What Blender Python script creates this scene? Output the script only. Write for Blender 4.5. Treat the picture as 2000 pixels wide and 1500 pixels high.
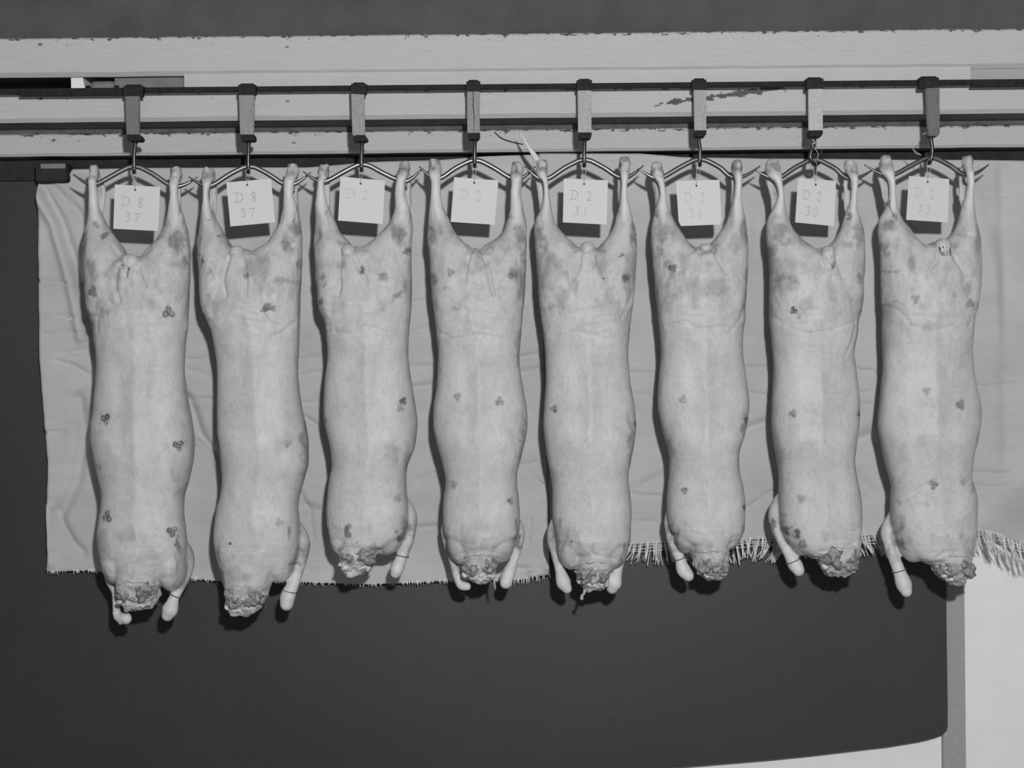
import bpy, bmesh, math, random
import numpy as np
from mathutils import Vector, Matrix

random.seed(7)
for o in list(bpy.data.objects):
    bpy.data.objects.remove(o, do_unlink=True)
SC = bpy.context.scene
COL = SC.collection

# ------------------------------------------------------------------ camera, light, exposure
FPX = 3077.0                       # focal length in pixels of the 2000x1500 frame
CAM = np.array([0.0, -4.17, 1.25])
ROLL = math.radians(0.55)          # the negative was printed slightly turned
RV = np.array([math.cos(ROLL), 0, -math.sin(ROLL)])
UV = np.array([math.sin(ROLL), 0, math.cos(ROLL)])
FV = np.array([0, 1.0, 0])
cd = bpy.data.cameras.new('camera')
cd.sensor_width = 36.0
cd.lens = 36.0 * FPX / 2000.0
cd.clip_start = 0.05
co = bpy.data.objects.new('camera', cd)
co.matrix_world = Matrix(((RV[0], UV[0], -FV[0], CAM[0]),
                          (RV[1], UV[1], -FV[1], CAM[1]),
                          (RV[2], UV[2], -FV[2], CAM[2]), (0, 0, 0, 1)))
COL.objects.link(co)
SC.camera = co

w = bpy.data.worlds.new('world'); SC.world = w; w.use_nodes = True
w.node_tree.nodes['Background'].inputs[0].default_value = (1, 1, 1, 1)
w.node_tree.nodes['Background'].inputs[1].default_value = 0.135

ld = bpy.data.lights.new('flash_reflector', 'POINT')
ld.energy = 560.0
ld.shadow_soft_size = 0.075
lo = bpy.data.objects.new('flash_reflector', ld)
lo.location = (0.36, -4.55, 1.25 + 0.76)
COL.objects.link(lo)

SC.view_settings.view_transform = 'Standard'
SC.view_settings.look = 'None'
SC.view_settings.gamma = 1.0
SC.view_settings.exposure = 0.0
SC.view_settings.use_curve_mapping = False


# ------------------------------------------------------------------ helpers
def P(x, y, Y):
    """point of the plane at depth Y that the frame shows at pixel (x, y)"""
    d = Y - CAM[1]
    return CAM + d * (FV + (x - 1000.0) / FPX * RV + (750.0 - y) / FPX * UV)


def PA(x, y, Y):
    x = np.asarray(x, float); y = np.asarray(y, float); Y = np.asarray(Y, float)
    d = (Y - CAM[1])[..., None] if Y.ndim else (Y - CAM[1])
    return CAM + d * (FV + ((x - 1000.0) / FPX)[..., None] * RV + ((750.0 - y) / FPX)[..., None] * UV)


def zy(y, Y):
    return float(P(1000, y, Y)[2])


def link(o, parent=None):
    COL.objects.link(o)
    if parent is not None:
        o.parent = parent
    return o


def empty(name, loc):
    o = bpy.data.objects.new(name, None)
    o.location = loc
    o.empty_display_size = 0.05
    COL.objects.link(o)
    return o


def tag(o, label=None, cat=None, group=None, kind=None):
    if label: o['label'] = label
    if cat: o['category'] = cat
    if group: o['group'] = group
    if kind: o['kind'] = kind
    return o


def mesh_obj(name, verts, faces, mat, parent=None, smooth=False, origin=None):
    """verts are world coordinates; they are stored about the parent's (or the given) origin"""
    v = np.asarray(verts, float).reshape(-1, 3)
    if parent is not None:
        org = wloc(parent)
    elif origin is not None:
        org = np.asarray(origin, float)
    else:
        org = np.zeros(3)
    me = bpy.data.meshes.new(name)
    me.from_pydata((v - org).tolist(), [], faces)
    if smooth:
        me.polygons.foreach_set('use_smooth', [True] * len(me.polygons))
    me.materials.append(mat)
    me.update()
    o = bpy.data.objects.new(name, me)
    if parent is None:
        o.location = org
    return link(o, parent)


def wloc(o):
    p = np.zeros(3)
    while o is not None:
        p = p + np.array(o.location)
        o = o.parent
    return p


class MB:
    def __init__(s):
        s.v = []; s.f = []

    def add(s, vs, fs):
        n = len(s.v)
        s.v += [tuple(map(float, q)) for q in vs]
        s.f += [tuple(i + n for i in f) for f in fs]

    def box(s, x0, x1, y0, y1, z0, z1, bev=0.0):
        if bev <= 0:
            vs = [(x, y, z) for x in (x0, x1) for y in (y0, y1) for z in (z0, z1)]
            s.add(vs, [(0, 1, 3, 2), (4, 6, 7, 5), (0, 4, 5, 1), (2, 3, 7, 6), (0, 2, 6, 4), (1, 5, 7, 3)])
            return
        bm = bmesh.new()
        bmesh.ops.create_cube(bm, size=1.0)
        for q in bm.verts:
            q.co = Vector(((x0 + x1) / 2 + q.co.x * (x1 - x0), (y0 + y1) / 2 + q.co.y * (y1 - y0), (z0 + z1) / 2 + q.co.z * (z1 - z0)))
        bmesh.ops.bevel(bm, geom=list(bm.edges), offset=bev, segments=2, affect='EDGES')
        s.bm(bm)

    def bm(s, bm):
        bm.verts.index_update()
        s.add([q.co[:] for q in bm.verts], [[q.index for q in f.verts] for f in bm.faces])
        bm.free()

    def prism(s, poly, y0, y1):
        """poly in XZ (world), extruded in Y"""
        n = len(poly)
        vs = [(p[0], y0, p[1]) for p in poly] + [(p[0], y1, p[1]) for p in poly]
        fs = [tuple(range(n)), tuple(range(2 * n - 1, n - 1, -1))]
        fs += [(i, i + n, (i + 1) % n + n, (i + 1) % n) for i in range(n)]
        s.add(vs, fs)

    def xprism(s, poly, x0, x1, xs=None):
        """profile in YZ extruded in X"""
        n = len(poly)
        vs = [(x0, p[0], p[1]) for p in poly] + [(x1, p[0], p[1]) for p in poly]
        fs = [tuple(range(n)), tuple(range(2 * n - 1, n - 1, -1))]
        fs += [(i, i + n, (i + 1) % n + n, (i + 1) % n) for i in range(n)]
        s.add(vs, fs)

    def tube(s, pts, radii, n=10, flat=1.0):
        pts = np.asarray(pts, float); m = len(pts)
        radii = np.broadcast_to(np.asarray(radii, float), (m,))
        t = np.gradient(pts, axis=0)
        t /= np.maximum(np.linalg.norm(t, axis=1)[:, None], 1e-9)
        ref = np.array([0, 1.0, 0]) if abs(t[:, 1]).mean() < 0.8 else np.array([1.0, 0, 0])
        vs = []
        prev = None
        for i in range(m):
            a = ref - t[i] * ref.dot(t[i]) if prev is None else prev - t[i] * prev.dot(t[i])
            a /= max(np.linalg.norm(a), 1e-9)
            prev = a
            b = np.cross(t[i], a)
            for k in range(n):
                g = 2 * math.pi * k / n
                vs.append(pts[i] + radii[i] * (math.cos(g) * a * flat + math.sin(g) * b))
        fs = []
        for i in range(m - 1):
            for k in range(n):
                fs.append((i * n + k, i * n + (k + 1) % n, (i + 1) * n + (k + 1) % n, (i + 1) * n + k))
        c0 = len(vs); vs.append(pts[0]); c1 = len(vs); vs.append(pts[-1])
        for k in range(n):
            fs.append((c0, (k + 1) % n, k))
            fs.append((c1, (m - 1) * n + k, (m - 1) * n + (k + 1) % n))
        s.add(vs, fs)

    def ball(s, c, r, seg=20, rings=12, rot=0.0):
        """r = (rx, ry, rz); rot turns it in the XZ plane"""
        vs = []; fs = []
        ca, sa = math.cos(rot), math.sin(rot)
        for i in range(rings + 1):
            th = math.pi * i / rings
            for k in range(seg):
                ph = 2 * math.pi * k / seg
                x = r[0] * math.sin(th) * math.cos(ph); y = r[1] * math.sin(th) * math.sin(ph); z = r[2] * math.cos(th)
                vs.append((c[0] + x * ca - z * sa, c[1] + y, c[2] + x * sa + z * ca))
        for i in range(rings):
            for k in range(seg):
                fs.append((i * seg + k, (i + 1) * seg + k, (i + 1) * seg + (k + 1) % seg, i * seg + (k + 1) % seg))
        s.add(vs, fs)

    def build(s, name, mat, parent=None, smooth=False, origin=None):
        return mesh_obj(name, s.v, s.f, mat, parent, smooth, origin)


def spline(pts, n):
    """Catmull-Rom through rows of pts, n samples per span"""
    p = np.asarray(pts, float)
    q = np.vstack([2 * p[0] - p[1], p, 2 * p[-1] - p[-2]])
    out = []
    for i in range(1, len(q) - 2):
        for k in range(n):
            t = k / n
            a, b, c, d = q[i - 1], q[i], q[i + 1], q[i + 2]
            out.append(0.5 * (2 * b + (c - a) * t + (2 * a - 5 * b + 4 * c - d) * t * t + (3 * b - a - 3 * c + d) * t ** 3))
    out.append(p[-1])
    return np.array(out)


def hermite(xq, x, y):
    """monotone cubic interpolation"""
    x = np.asarray(x, float); y = np.asarray(y, float); xq = np.asarray(xq, float)
    h = np.diff(x); d = np.diff(y) / h
    m = np.zeros(len(x)); m[0] = d[0]; m[-1] = d[-1]
    for i in range(1, len(x) - 1):
        if d[i - 1] * d[i] > 0:
            m[i] = 2 * d[i - 1] * d[i] / (d[i - 1] + d[i])
    i = np.clip(np.searchsorted(x, xq) - 1, 0, len(x) - 2)
    t = np.clip((xq - x[i]) / h[i], 0, 1)
    return ((2 * t ** 3 - 3 * t ** 2 + 1) * y[i] + (t ** 3 - 2 * t ** 2 + t) * h[i] * m[i] +
            (-2 * t ** 3 + 3 * t ** 2) * y[i + 1] + (t ** 3 - t ** 2) * h[i] * m[i + 1])


def vnoise(p, seed=0):
    """value noise in [-1, 1] for an (n, 3) array"""
    p = np.asarray(p, float)
    i = np.floor(p).astype(np.int64); f = p - i
    f = f * f * (3 - 2 * f)

    def h(a, b, c):
        n = (a * 374761393 + b * 668265263 + c * 2147483647 + seed * 974711) & 0xffffffff
        n = ((n ^ (n >> 13)) * 1274126177) & 0xffffffff
        n = n ^ (n >> 16)
        return (n & 0xffff) / 32767.5 - 1.0
    r = 0
    for dx in (0, 1):
        for dy in (0, 1):
            for dz in (0, 1):
                wgt = (f[:, 0] if dx else 1 - f[:, 0]) * (f[:, 1] if dy else 1 - f[:, 1]) * (f[:, 2] if dz else 1 - f[:, 2])
                r = r + wgt * h(i[:, 0] + dx, i[:, 1] + dy, i[:, 2] + dz)
    return r


def fbm(p, seed=0, oct=3):
    s = 0; a = 1.0; t = 0
    for k in range(oct):
        s = s + a * vnoise(np.asarray(p) * (2 ** k), seed + k * 17); t += a; a *= 0.5
    return s / t


def dist_poly(x, y, poly):
    """distance of points to a polyline (pixels)"""
    best = np.full(x.shape, 1e9)
    for (x0, y0), (x1, y1) in zip(poly[:-1], poly[1:]):
        dx, dy = x1 - x0, y1 - y0
        t = np.clip(((x - x0) * dx + (y - y0) * dy) / max(dx * dx + dy * dy, 1e-9), 0, 1)
        best = np.minimum(best, np.hypot(x - x0 - t * dx, y - y0 - t * dy))
    return best


# ------------------------------------------------------------------ materials (grey: the picture is monochrome)
def nmat(name):
    m = bpy.data.materials.new(name); m.use_nodes = True
    nt = m.node_tree
    return m, nt, nt.nodes['Principled BSDF']


def N(nt, t, **kw):
    n = nt.nodes.new(t)
    for k, v in kw.items():
        if k.startswith('i_'):
            n.inputs[k[2:].replace('_', ' ')].default_value = v
        else:
            setattr(n, k, v)
    return n


def g(v):
    return (v, v, v, 1)


def ramp(nt, fac, stops):
    r = N(nt, 'ShaderNodeValToRGB')
    e = r.color_ramp.elements
    e[0].position, e[0].color = stops[0][0], g(stops[0][1])
    e[1].position, e[1].color = stops[-1][0], g(stops[-1][1])
    for p, v in stops[1:-1]:
        q = e.new(p); q.color = g(v)
    nt.links.new(fac, r.inputs[0])
    return r.outputs[0]


def coords(nt, scale=(1, 1, 1)):
    c = N(nt, 'ShaderNodeTexCoord'); m = N(nt, 'ShaderNodeMapping')
    m.inputs['Scale'].default_value = scale
    nt.links.new(c.outputs['Object'], m.inputs['Vector'])
    return m.outputs[0]


def noise(nt, vec, scale, detail=3.0, rough=0.55):
    n = N(nt, 'ShaderNodeTexNoise')
    n.inputs['Scale'].default_value = scale; n.inputs['Detail'].default_value = detail; n.inputs['Roughness'].default_value = rough
    nt.links.new(vec, n.inputs['Vector'])
    return n.outputs[0]


def mixc(nt, fac, a, b, blend='MIX'):
    m = N(nt, 'ShaderNodeMix', data_type='RGBA', blend_type=blend)
    if isinstance(fac, float): m.inputs[0].default_value = fac
    else: nt.links.new(fac, m.inputs[0])
    for s, v in ((6, a), (7, b)):
        if isinstance(v, (int, float)): m.inputs[s].default_value = g(v)
        else: nt.links.new(v, m.inputs[s])
    return m.outputs[2]


def math_(nt, op, a, b=None, clamp=False):
    m = N(nt, 'ShaderNodeMath', operation=op, use_clamp=clamp)
    for s, v in ((0, a), (1, b)):
        if v is None: continue
        if isinstance(v, (int, float)): m.inputs[s].default_value = v
        else: nt.links.new(v, m.inputs[s])
    return m.outputs[0]


def bump(nt, bsdf, h, strength=0.3, dist=0.002):
    b = N(nt, 'ShaderNodeBump')
    b.inputs['Strength'].default_value = strength; b.inputs['Distance'].default_value = dist
    nt.links.new(h, b.inputs['Height']); nt.links.new(b.outputs[0], bsdf.inputs['Normal'])


def attr(nt, name):
    a = N(nt, 'ShaderNodeAttribute', attribute_name=name)
    return a.outputs['Fac']


def simple(name, v, rough=0.7, metal=0.0, var=0.15, scale=40.0, bmp=0.15, spec=0.4):
    m, nt, b = nmat(name)
    vec = coords(nt)
    n = noise(nt, vec, scale, 4)
    c = ramp(nt, n, [(0.3, v * (1 - var)), (0.7, v * (1 + var))])
    nt.links.new(c, b.inputs['Base Color'])
    b.inputs['Roughness'].default_value = rough; b.inputs['Metallic'].default_value = metal
    b.inputs['Specular IOR Level'].default_value = spec
    if bmp: bump(nt, b, n, bmp, 0.001)
    return m


def carcass_material():
    m, nt, b = nmat('carcass_fat')
    vec = coords(nt)
    big = noise(nt, vec, 9.0, 4, 0.6)
    mid = noise(nt, coords(nt, (1.0, 1.0, 0.6)), 38.0, 4, 0.6)
    fine = noise(nt, vec, 260.0, 2)
    fib = noise(nt, coords(nt, (1.0, 1.0, 0.8)), 120.0, 4, 0.65)
    base = ramp(nt, big, [(0.3, 0.46), (0.5, 0.53), (0.7, 0.575)])
    mottle = ramp(nt, mid, [(0.33, 0.90), (0.5, 1.0), (0.7, 1.03)])
    c = mixc(nt, 1.0, base, mottle, 'MULTIPLY')
    c = mixc(nt, 1.0, c, ramp(nt, fib, [(0.3, 0.90), (0.5, 1.0), (0.7, 1.05)]), 'MULTIPLY')
    # darker blotches: lean through thin fat, and bands along the flanks
    lean = attr(nt, 'lean')
    lm = math_(nt, 'MULTIPLY', lean, ramp(nt, mid, [(0.3, 1.15), (0.6, 0.75)]), True)
    c = mixc(nt, lm, c, ramp(nt, mid, [(0.3, 0.12), (0.7, 0.21)]))
    bone = attr(nt, 'bone')
    c = mixc(nt, bone, c, ramp(nt, mid, [(0.3, 0.56), (0.7, 0.70)]))
    ink = attr(nt, 'ink')
    im = math_(nt, 'MULTIPLY', ink, ramp(nt, fine, [(0.35, 0.55), (0.55, 1.2)]), True)
    c = mixc(nt, im, c, 0.055)
    nt.links.new(c, b.inputs['Base Color'])
    b.inputs['Roughness'].default_value = 0.5
    b.inputs['Specular IOR Level'].default_value = 0.3
    h = math_(nt, 'ADD', math_(nt, 'ADD', mid, math_(nt, 'MULTIPLY', fib, 0.6)), math_(nt, 'MULTIPLY', fine, 0.25))
    bump(nt, b, h, 0.35, 0.004)
    return m


def cut_material(name, lo_, hi_):
    m, nt, b = nmat(name)
    vec = coords(nt)
    n = noise(nt, vec, 90.0, 4, 0.6)
    nt.links.new(ramp(nt, n, [(0.36, lo_), (0.6, hi_)]), b.inputs['Base Color'])
    b.inputs['Roughness'].default_value = 0.4
    bump(nt, b, n, 0.6, 0.004)
    return m


def paint_material(name, base=0.50, scrape=False):
    """white oil paint over dark timber, flaking near the upper edge (object Z is 0 there)"""
    m, nt, b = nmat(name)
    c = N(nt, 'ShaderNodeTexCoord'); sep = N(nt, 'ShaderNodeSeparateXYZ')
    nt.links.new(c.outputs['Object'], sep.inputs[0])
    grain = noise(nt, coords(nt, (2.0, 2.0, 60.0)), 6.0, 4)
    fine = noise(nt, coords(nt), 180.0, 2)
    col = ramp(nt, grain, [(0.3, base * 0.93), (0.7, base * 1.05)])
    col = mixc(nt, 1.0, col, ramp(nt, fine, [(0.3, 0.93), (0.7, 1.04)]), 'MULTIPLY')
    chip = noise(nt, coords(nt, (14, 14, 34)), 2.6, 6, 0.62)
    # threshold falls with depth below the edge
    depth = math_(nt, 'MULTIPLY', sep.outputs[2], -1.0)
    thr = ramp(nt, math_(nt, 'MULTIPLY', depth, 10.0, True), [(0.0, 0.50), (0.10, 0.61), (0.3, 0.66), (0.9, 0.725)])
    if scrape:      # long slanting scrape where the hooks have rubbed
        line = math_(nt, 'ADD', sep.outputs[2], math_(nt, 'ADD', math_(nt, 'MULTIPLY', math_(nt, 'SUBTRACT', 0.74, sep.outputs[0]), 0.115), 0.004))
        f = math_(nt, 'SUBTRACT', 1.0, math_(nt, 'DIVIDE', math_(nt, 'ABSOLUTE', line), 0.013), True)
        fx = math_(nt, 'MULTIPLY', math_(nt, 'MULTIPLY', math_(nt, 'SUBTRACT', sep.outputs[0], 0.36), 30.0, True), math_(nt, 'MULTIPLY', math_(nt, 'SUBTRACT', 0.74, sep.outputs[0]), 12.0, True))
        thr = math_(nt, 'SUBTRACT', thr, math_(nt, 'MULTIPLY', math_(nt, 'MULTIPLY', f, fx), 0.30))
    msk = math_(nt, 'MULTIPLY', math_(nt, 'SUBTRACT', chip, thr), 22.0, True)
    col = mixc(nt, msk, col, 0.10)
    nt.links.new(col, b.inputs['Base Color'])
    b.inputs['Roughness'].default_value = 0.75
    b.inputs['Specular IOR Level'].default_value = 0.15
    bump(nt, b, math_(nt, 'SUBTRACT', grain, math_(nt, 'MULTIPLY', msk, 0.6)), 0.3, 0.002)
    return m


def hessian_material():
    m, nt, b = nmat('hessian')
    vec = coords(nt)
    big = noise(nt, coords(nt, (3.0, 1.0, 4.0)), 1.2, 5, 0.6)
    wv = N(nt, 'ShaderNodeTexWave', wave_type='BANDS', bands_direction='Z')
    wv.inputs['Scale'].default_value = 95.0; wv.inputs['Distortion'].default_value = 3.0; wv.inputs['Detail'].default_value = 3.0
    nt.links.new(coords(nt, (0.25, 1, 1)), wv.inputs['Vector'])
    wx = N(nt, 'ShaderNodeTexWave', wave_type='BANDS', bands_direction='X')
    wx.inputs['Scale'].default_value = 110.0; wx.inputs['Distortion'].default_value = 3.0
    nt.links.new(vec, wx.inputs['Vector'])
    weave = math_(nt, 'MULTIPLY', wv.outputs['Fac'], wx.outputs['Fac'])
    slub = noise(nt, coords(nt, (4.0, 1, 60.0)), 5.0, 4, 0.6)
    c = ramp(nt, big, [(0.3, 0.46), (0.7, 0.56)])
    c = mixc(nt, 1.0, c, ramp(nt, slub, [(0.3, 0.94), (0.7, 1.03)]), 'MULTIPLY')
    c = mixc(nt, 1.0, c, ramp(nt, weave, [(0.0, 0.95), (0.6, 1.04)]), 'MULTIPLY')
    nt.links.new(c, b.inputs['Base Color'])
    b.inputs['Roughness'].default_value = 0.95; b.inputs['Specular IOR Level'].default_value = 0.05
    bump(nt, b, math_(nt, 'ADD', weave, slub), 0.25, 0.001)
    return m


def dark_wall_material():
    m, nt, b = nmat('dark_paint')
    vec = coords(nt)
    big = noise(nt, vec, 1.6, 5, 0.6)
    fine = noise(nt, vec, 150.0, 2)
    c = ramp(nt, big, [(0.3, 0.016), (0.7, 0.025)])
    scr = noise(nt, coords(nt, (1.2, 1, 7.0)), 5.0, 6, 0.65)
    c = mixc(nt, ramp(nt, scr, [(0.70, 0.0), (0.82, 0.30)]), c, 0.14)
    c = mixc(nt, 1.0, c, ramp(nt, fine, [(0.3, 0.85), (0.7, 1.12)]), 'MULTIPLY')
    nt.links.new(c, b.inputs['Base Color'])
    b.inputs['Roughness'].default_value = 0.55; b.inputs['Specular IOR Level'].default_value = 0.6
    bump(nt, b, big, 0.1, 0.002)
    return m


def strap_material(name, v):
    m, nt, b = nmat(name)
    vec = coords(nt)
    sp = noise(nt, vec, 190.0, 4, 0.7)
    st = noise(nt, coords(nt, (1, 1, 0.2)), 60.0, 4, 0.6)
    c = ramp(nt, sp, [(0.34, v * 0.7), (0.5, v), (0.7, v * 1.08)])
    c = mixc(nt, ramp(nt, st, [(0.60, 0.0), (0.68, 0.55)]), c, v * 0.35)
    nt.links.new(c, b.inputs['Base Color'])
    b.inputs['Roughness'].default_value = 0.6; b.inputs['Specular IOR Level'].default_value = 0.3
    bump(nt, b, sp, 0.2, 0.001)
    return m


M = {
    'fat': carcass_material(),
    'cut': cut_material('cut_muscle', 0.15, 0.32),
    'bone': cut_material('cut_bone', 0.40, 0.66),
    'tail': cut_material('tail_fat', 0.42, 0.53),
    'beam1': paint_material('flaking_white_paint', base=0.50),
    'beam2': paint_material('scraped_white_paint', base=0.50, scrape=True),
    'paint': simple('white_paint', 0.50, 0.8, var=0.04, scale=30, spec=0.15),
    'wallw': simple('pale_wall_paint', 0.80, 0.85, var=0.03, scale=12, spec=0.12),
    'trim': simple('grey_trim_paint', 0.34, 0.75, var=0.06, scale=70, spec=0.15),
    'greyboard': simple('grey_board', 0.20, 0.8, var=0.10, scale=25, spec=0.15),
    'dark': dark_wall_material(),
    'upper': simple('upper_dark_paint', 0.088, 0.8, var=0.15, scale=9, spec=0.12),
    'under_shade': simple('beam_underside_shade', 0.14, 0.9, var=0.2, scale=30, spec=0.05),
    'void': simple('gap_shade_and_dark_block', 0.035, 0.9, var=0.2, scale=30, spec=0.05),
    'rail': simple('greasy_black_steel', 0.02, 0.7, 0.0, var=0.3, scale=80, spec=0.12),
    'cap': simple('black_iron', 0.02, 0.7, 0.0, var=0.3, scale=90, spec=0.15),
    'rod': simple('polished_steel', 0.25, 0.42, 1.0, var=0.12, scale=60, bmp=0.05),
    'hookrod': simple('worn_steel', 0.12, 0.36, 1.0, var=0.3, scale=60, bmp=0.05),
    'card': simple('white_card', 0.63, 0.9, var=0.025, scale=160, bmp=0.05, spec=0.1),
    'pencil': simple('pencil_mark', 0.47, 0.8, var=0.08, scale=500, bmp=0, spec=0.1),
    'faint': simple('faint_pencil_mark', 0.565, 0.8, var=0.06, scale=500, bmp=0, spec=0.1),
    'hole': simple('punched_hole', 0.06, 0.9, var=0.1, bmp=0),
    'string': simple('white_twine', 0.45, 0.9, var=0.15, scale=300, bmp=0),
    'darkstring': simple('stained_twine', 0.09, 0.9, var=0.2, scale=300, bmp=0),
    'hess': hessian_material(),
    'thread': simple('hessian_thread', 0.74, 0.95, var=0.2, scale=120, bmp=0, spec=0.05),
    'floor': simple('concrete_floor', 0.20, 0.9, var=0.15, scale=12),
}

# ------------------------------------------------------------------ the setting
XL, XR = -2.3, 2.3


def struct(o, label=None):
    o['kind'] = 'structure'
    if label: o['label'] = label
    return o


b = MB(); b.box(XL, XR, -6.2, 0.16, -0.05, 0.0)
struct(b.build('floor', M['floor']))
b = MB(); b.box(XL, XR, 0.06, 0.16, 0.0, 2.62)
struct(b.build('wall_back', M['wallw']), 'pale painted back wall')

# dark dado sheet with a rounded lower right corner
Yp = 0.030
edge = [(1848, 985), (1848.5, 1200), (1851, 1380), (1851, 1418), (1849, 1427), (1842, 1434), (1830, 1439), (1812, 1444), (1795, 1448), (1770, 1452), (1735, 1458),
        (1690, 1463), (1640, 1469), (1580, 1476), (1500, 1484), (1380, 1494), (1200, 1508), (900, 1520)]
poly = [(P(x, y, Yp)[0], P(x, y, Yp)[2]) for x, y in edge]
poly.append((XL, zy(1520, Yp)))
poly.append((XL, zy(345, Yp)))
poly.append((P(1848, 345, Yp)[0], zy(345, Yp)))
b = MB(); b.prism(poly, Yp, 0.058)
struct(b.build('wall_dado', M['dark']), 'dark painted lower wall panel with a rounded corner')
# grey vertical trim between dado and pale wall
b = MB(); b.box(P(1840, 1200, .04)[0], P(1884, 1200, .045)[0], 0.043, 0.0595, 0.0, zy(700, .045), 0.002)
struct(b.build('trim_1', M['trim']), 'grey vertical strip beside the dark wall panel')
# backing behind the timber gaps, with their shade put into its colour
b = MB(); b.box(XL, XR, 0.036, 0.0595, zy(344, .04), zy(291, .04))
struct(b.build('wall_backing', M['void']), 'backing coloured as dark shade in the gap under the lowest beam')
b = MB(); b.box(XL, XR, -0.0285, 0.0595, zy(253, -.03) + .0005, zy(200, .04))  # separate tone for the upper gaps, their shade level put into the grey
b.box(XL, XR, 0.036, 0.0595, zy(199.5, .04), zy(130, .04))
struct(b.build('wall_backing', simple('gap_shade_grey', 0.11, 0.9, var=0.2, scale=30, spec=0.05)), 'backing with the gap shade put into its grey, between the upper beams')
# the upper dark wall
b = MB(); b.box(XL, XR, -0.105, 0.059, zy(72, -.1), 2.62)
struct(b.build('wall_upper', M['upper']), 'dark painted wall above the top beam')


def beam(name, ytop, ybot, ych, Yf, Yb, label, mat):
    """beam with a chamfered lower front edge; origin on its upper front edge"""
    z0 = zy(ytop, Yf); z1 = zy(ybot, Yf); z2 = zy(ych, Yf)
    xs = np.linspace(XL, XR, 185)
    ch = (z1 - z2)
    vs = []; n = 7
    for i, x in enumerate(xs):
        wob = 0.0012 * vnoise(np.array([[x * 9, 0.3, ytop]]), 3)[0]
        w2 = 0.0010 * vnoise(np.array([[x * 14, 5.3, ytop]]), 5)[0]
        prof = [(Yf + 0.004, z0 + wob), (Yf, z0 - 0.004 + wob), (Yf, z1 + w2), (Yf + ch * 1.0, z2 + w2 * .5), (Yb, z2), (Yb, z0), (Yf + .03, z0 + wob)]
        vs += [(x, a, c) for a, c in prof]
    fs = []
    for i in range(len(xs) - 1):
        for k in range(n):
            fs.append((i * n + k, i * n + (k + 1) % n, (i + 1) * n + (k + 1) % n, (i + 1) * n + k))
    fs.append(tuple(range(n - 1, -1, -1))); fs.append(tuple((len(xs) - 1) * n + k for k in range(n)))
    o = mesh_obj(name, vs, fs, mat, None, False, (0.0, Yf, z0))
    o.data.materials.append(M['under_shade'])          # shade under the beam, put into a darker colour
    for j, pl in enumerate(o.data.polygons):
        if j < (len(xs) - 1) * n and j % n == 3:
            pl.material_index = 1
    return struct(o, label)


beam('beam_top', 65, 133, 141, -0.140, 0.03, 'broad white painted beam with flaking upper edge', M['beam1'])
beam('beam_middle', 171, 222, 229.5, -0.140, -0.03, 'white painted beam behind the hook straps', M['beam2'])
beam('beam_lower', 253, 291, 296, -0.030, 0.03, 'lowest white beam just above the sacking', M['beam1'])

# strip flush below the top beam (ends short on both sides) and the grey boards set back beside it
b = MB(); b.box(P(360, 150, -.13)[0], P(1895, 150, -.13)[0], -0.134, -0.10, zy(166, -.13), zy(138, -.13), 0.001)
struct(b.build('trim_2', M['paint']), 'narrow white strip under the top beam')
b = MB(); b.box(P(226, 150, -.1)[0], P(361, 150, -.1)[0], -0.112, -0.09, zy(172, -.1), zy(138, -.1), 0.001)
struct(b.build('trim_3', M['greyboard']), 'short grey board at the end of the white strip')
b = MB(); b.box(P(1894, 150, -.125)[0], XR, -0.126, -0.10, zy(172, -.12), zy(138, -.12), 0.001)
struct(b.build('trim_4', simple('pale_grey_board', 0.38, 0.8, var=0.06, scale=25, spec=0.15)), 'pale grey board at the far end of the white strip')

# ---- packing piece and roller in the slot at the end of the beam
b = MB()
pts = [(139, 152), (162, 151), (166.5, 175), (139.5, 176)]
q = [(P(x, y, -.12)[0], P(x, y, -.12)[2]) for x, y in pts]
b.prism(q, -0.122, -0.05)
o = b.build('packing_block', M['wallw'], None, False, P(152, 175, -.1))
tag(o, 'small white wedge shaped block in the slot above the middle beam', 'block')
b = MB()
zc = zy(163, -.115)
r_ = empty('slot_roller', P(205, 172, -.115))
b.tube([(x, -0.110, zc) for x in np.linspace(P(180, 160, -.11)[0], P(224, 160, -.11)[0], 6)], [.0155, .017, .017, .017, .017, .0155], 18)
b.build('roller_body', M['greyboard'], r_, True)
b = MB(); b.tube([(x, -0.110, zc) for x in (P(168, 160, -.11)[0], P(233, 160, -.11)[0])], [.006, .006], 10)
b.build('axle', M['cap'], r_, True)
tag(r_, 'grey roller lying in the slot above the middle beam', 'roller')

# ---- little plate and block at the far end of the lowest gap
r_ = empty('latch', P(102, 335, -.02))
b = MB(); b.box(P(79, 310, -.04)[0], P(127, 310, -.04)[0], -0.040, -0.034, zy(320.5, -.04), zy(311, -.04), 0.001)
b.build('plate', M['greyboard'], r_)
b = MB(); b.box(P(70, 330, -.03)[0], P(130, 330, -.03)[0], -0.034, 0.034, zy(346, -.03), zy(309, -.03), 0.003)
b.build('latch_block', M['void'], r_)
tag(r_, 'dark block with a narrow grey plate under the lowest beam', 'latch')

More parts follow.
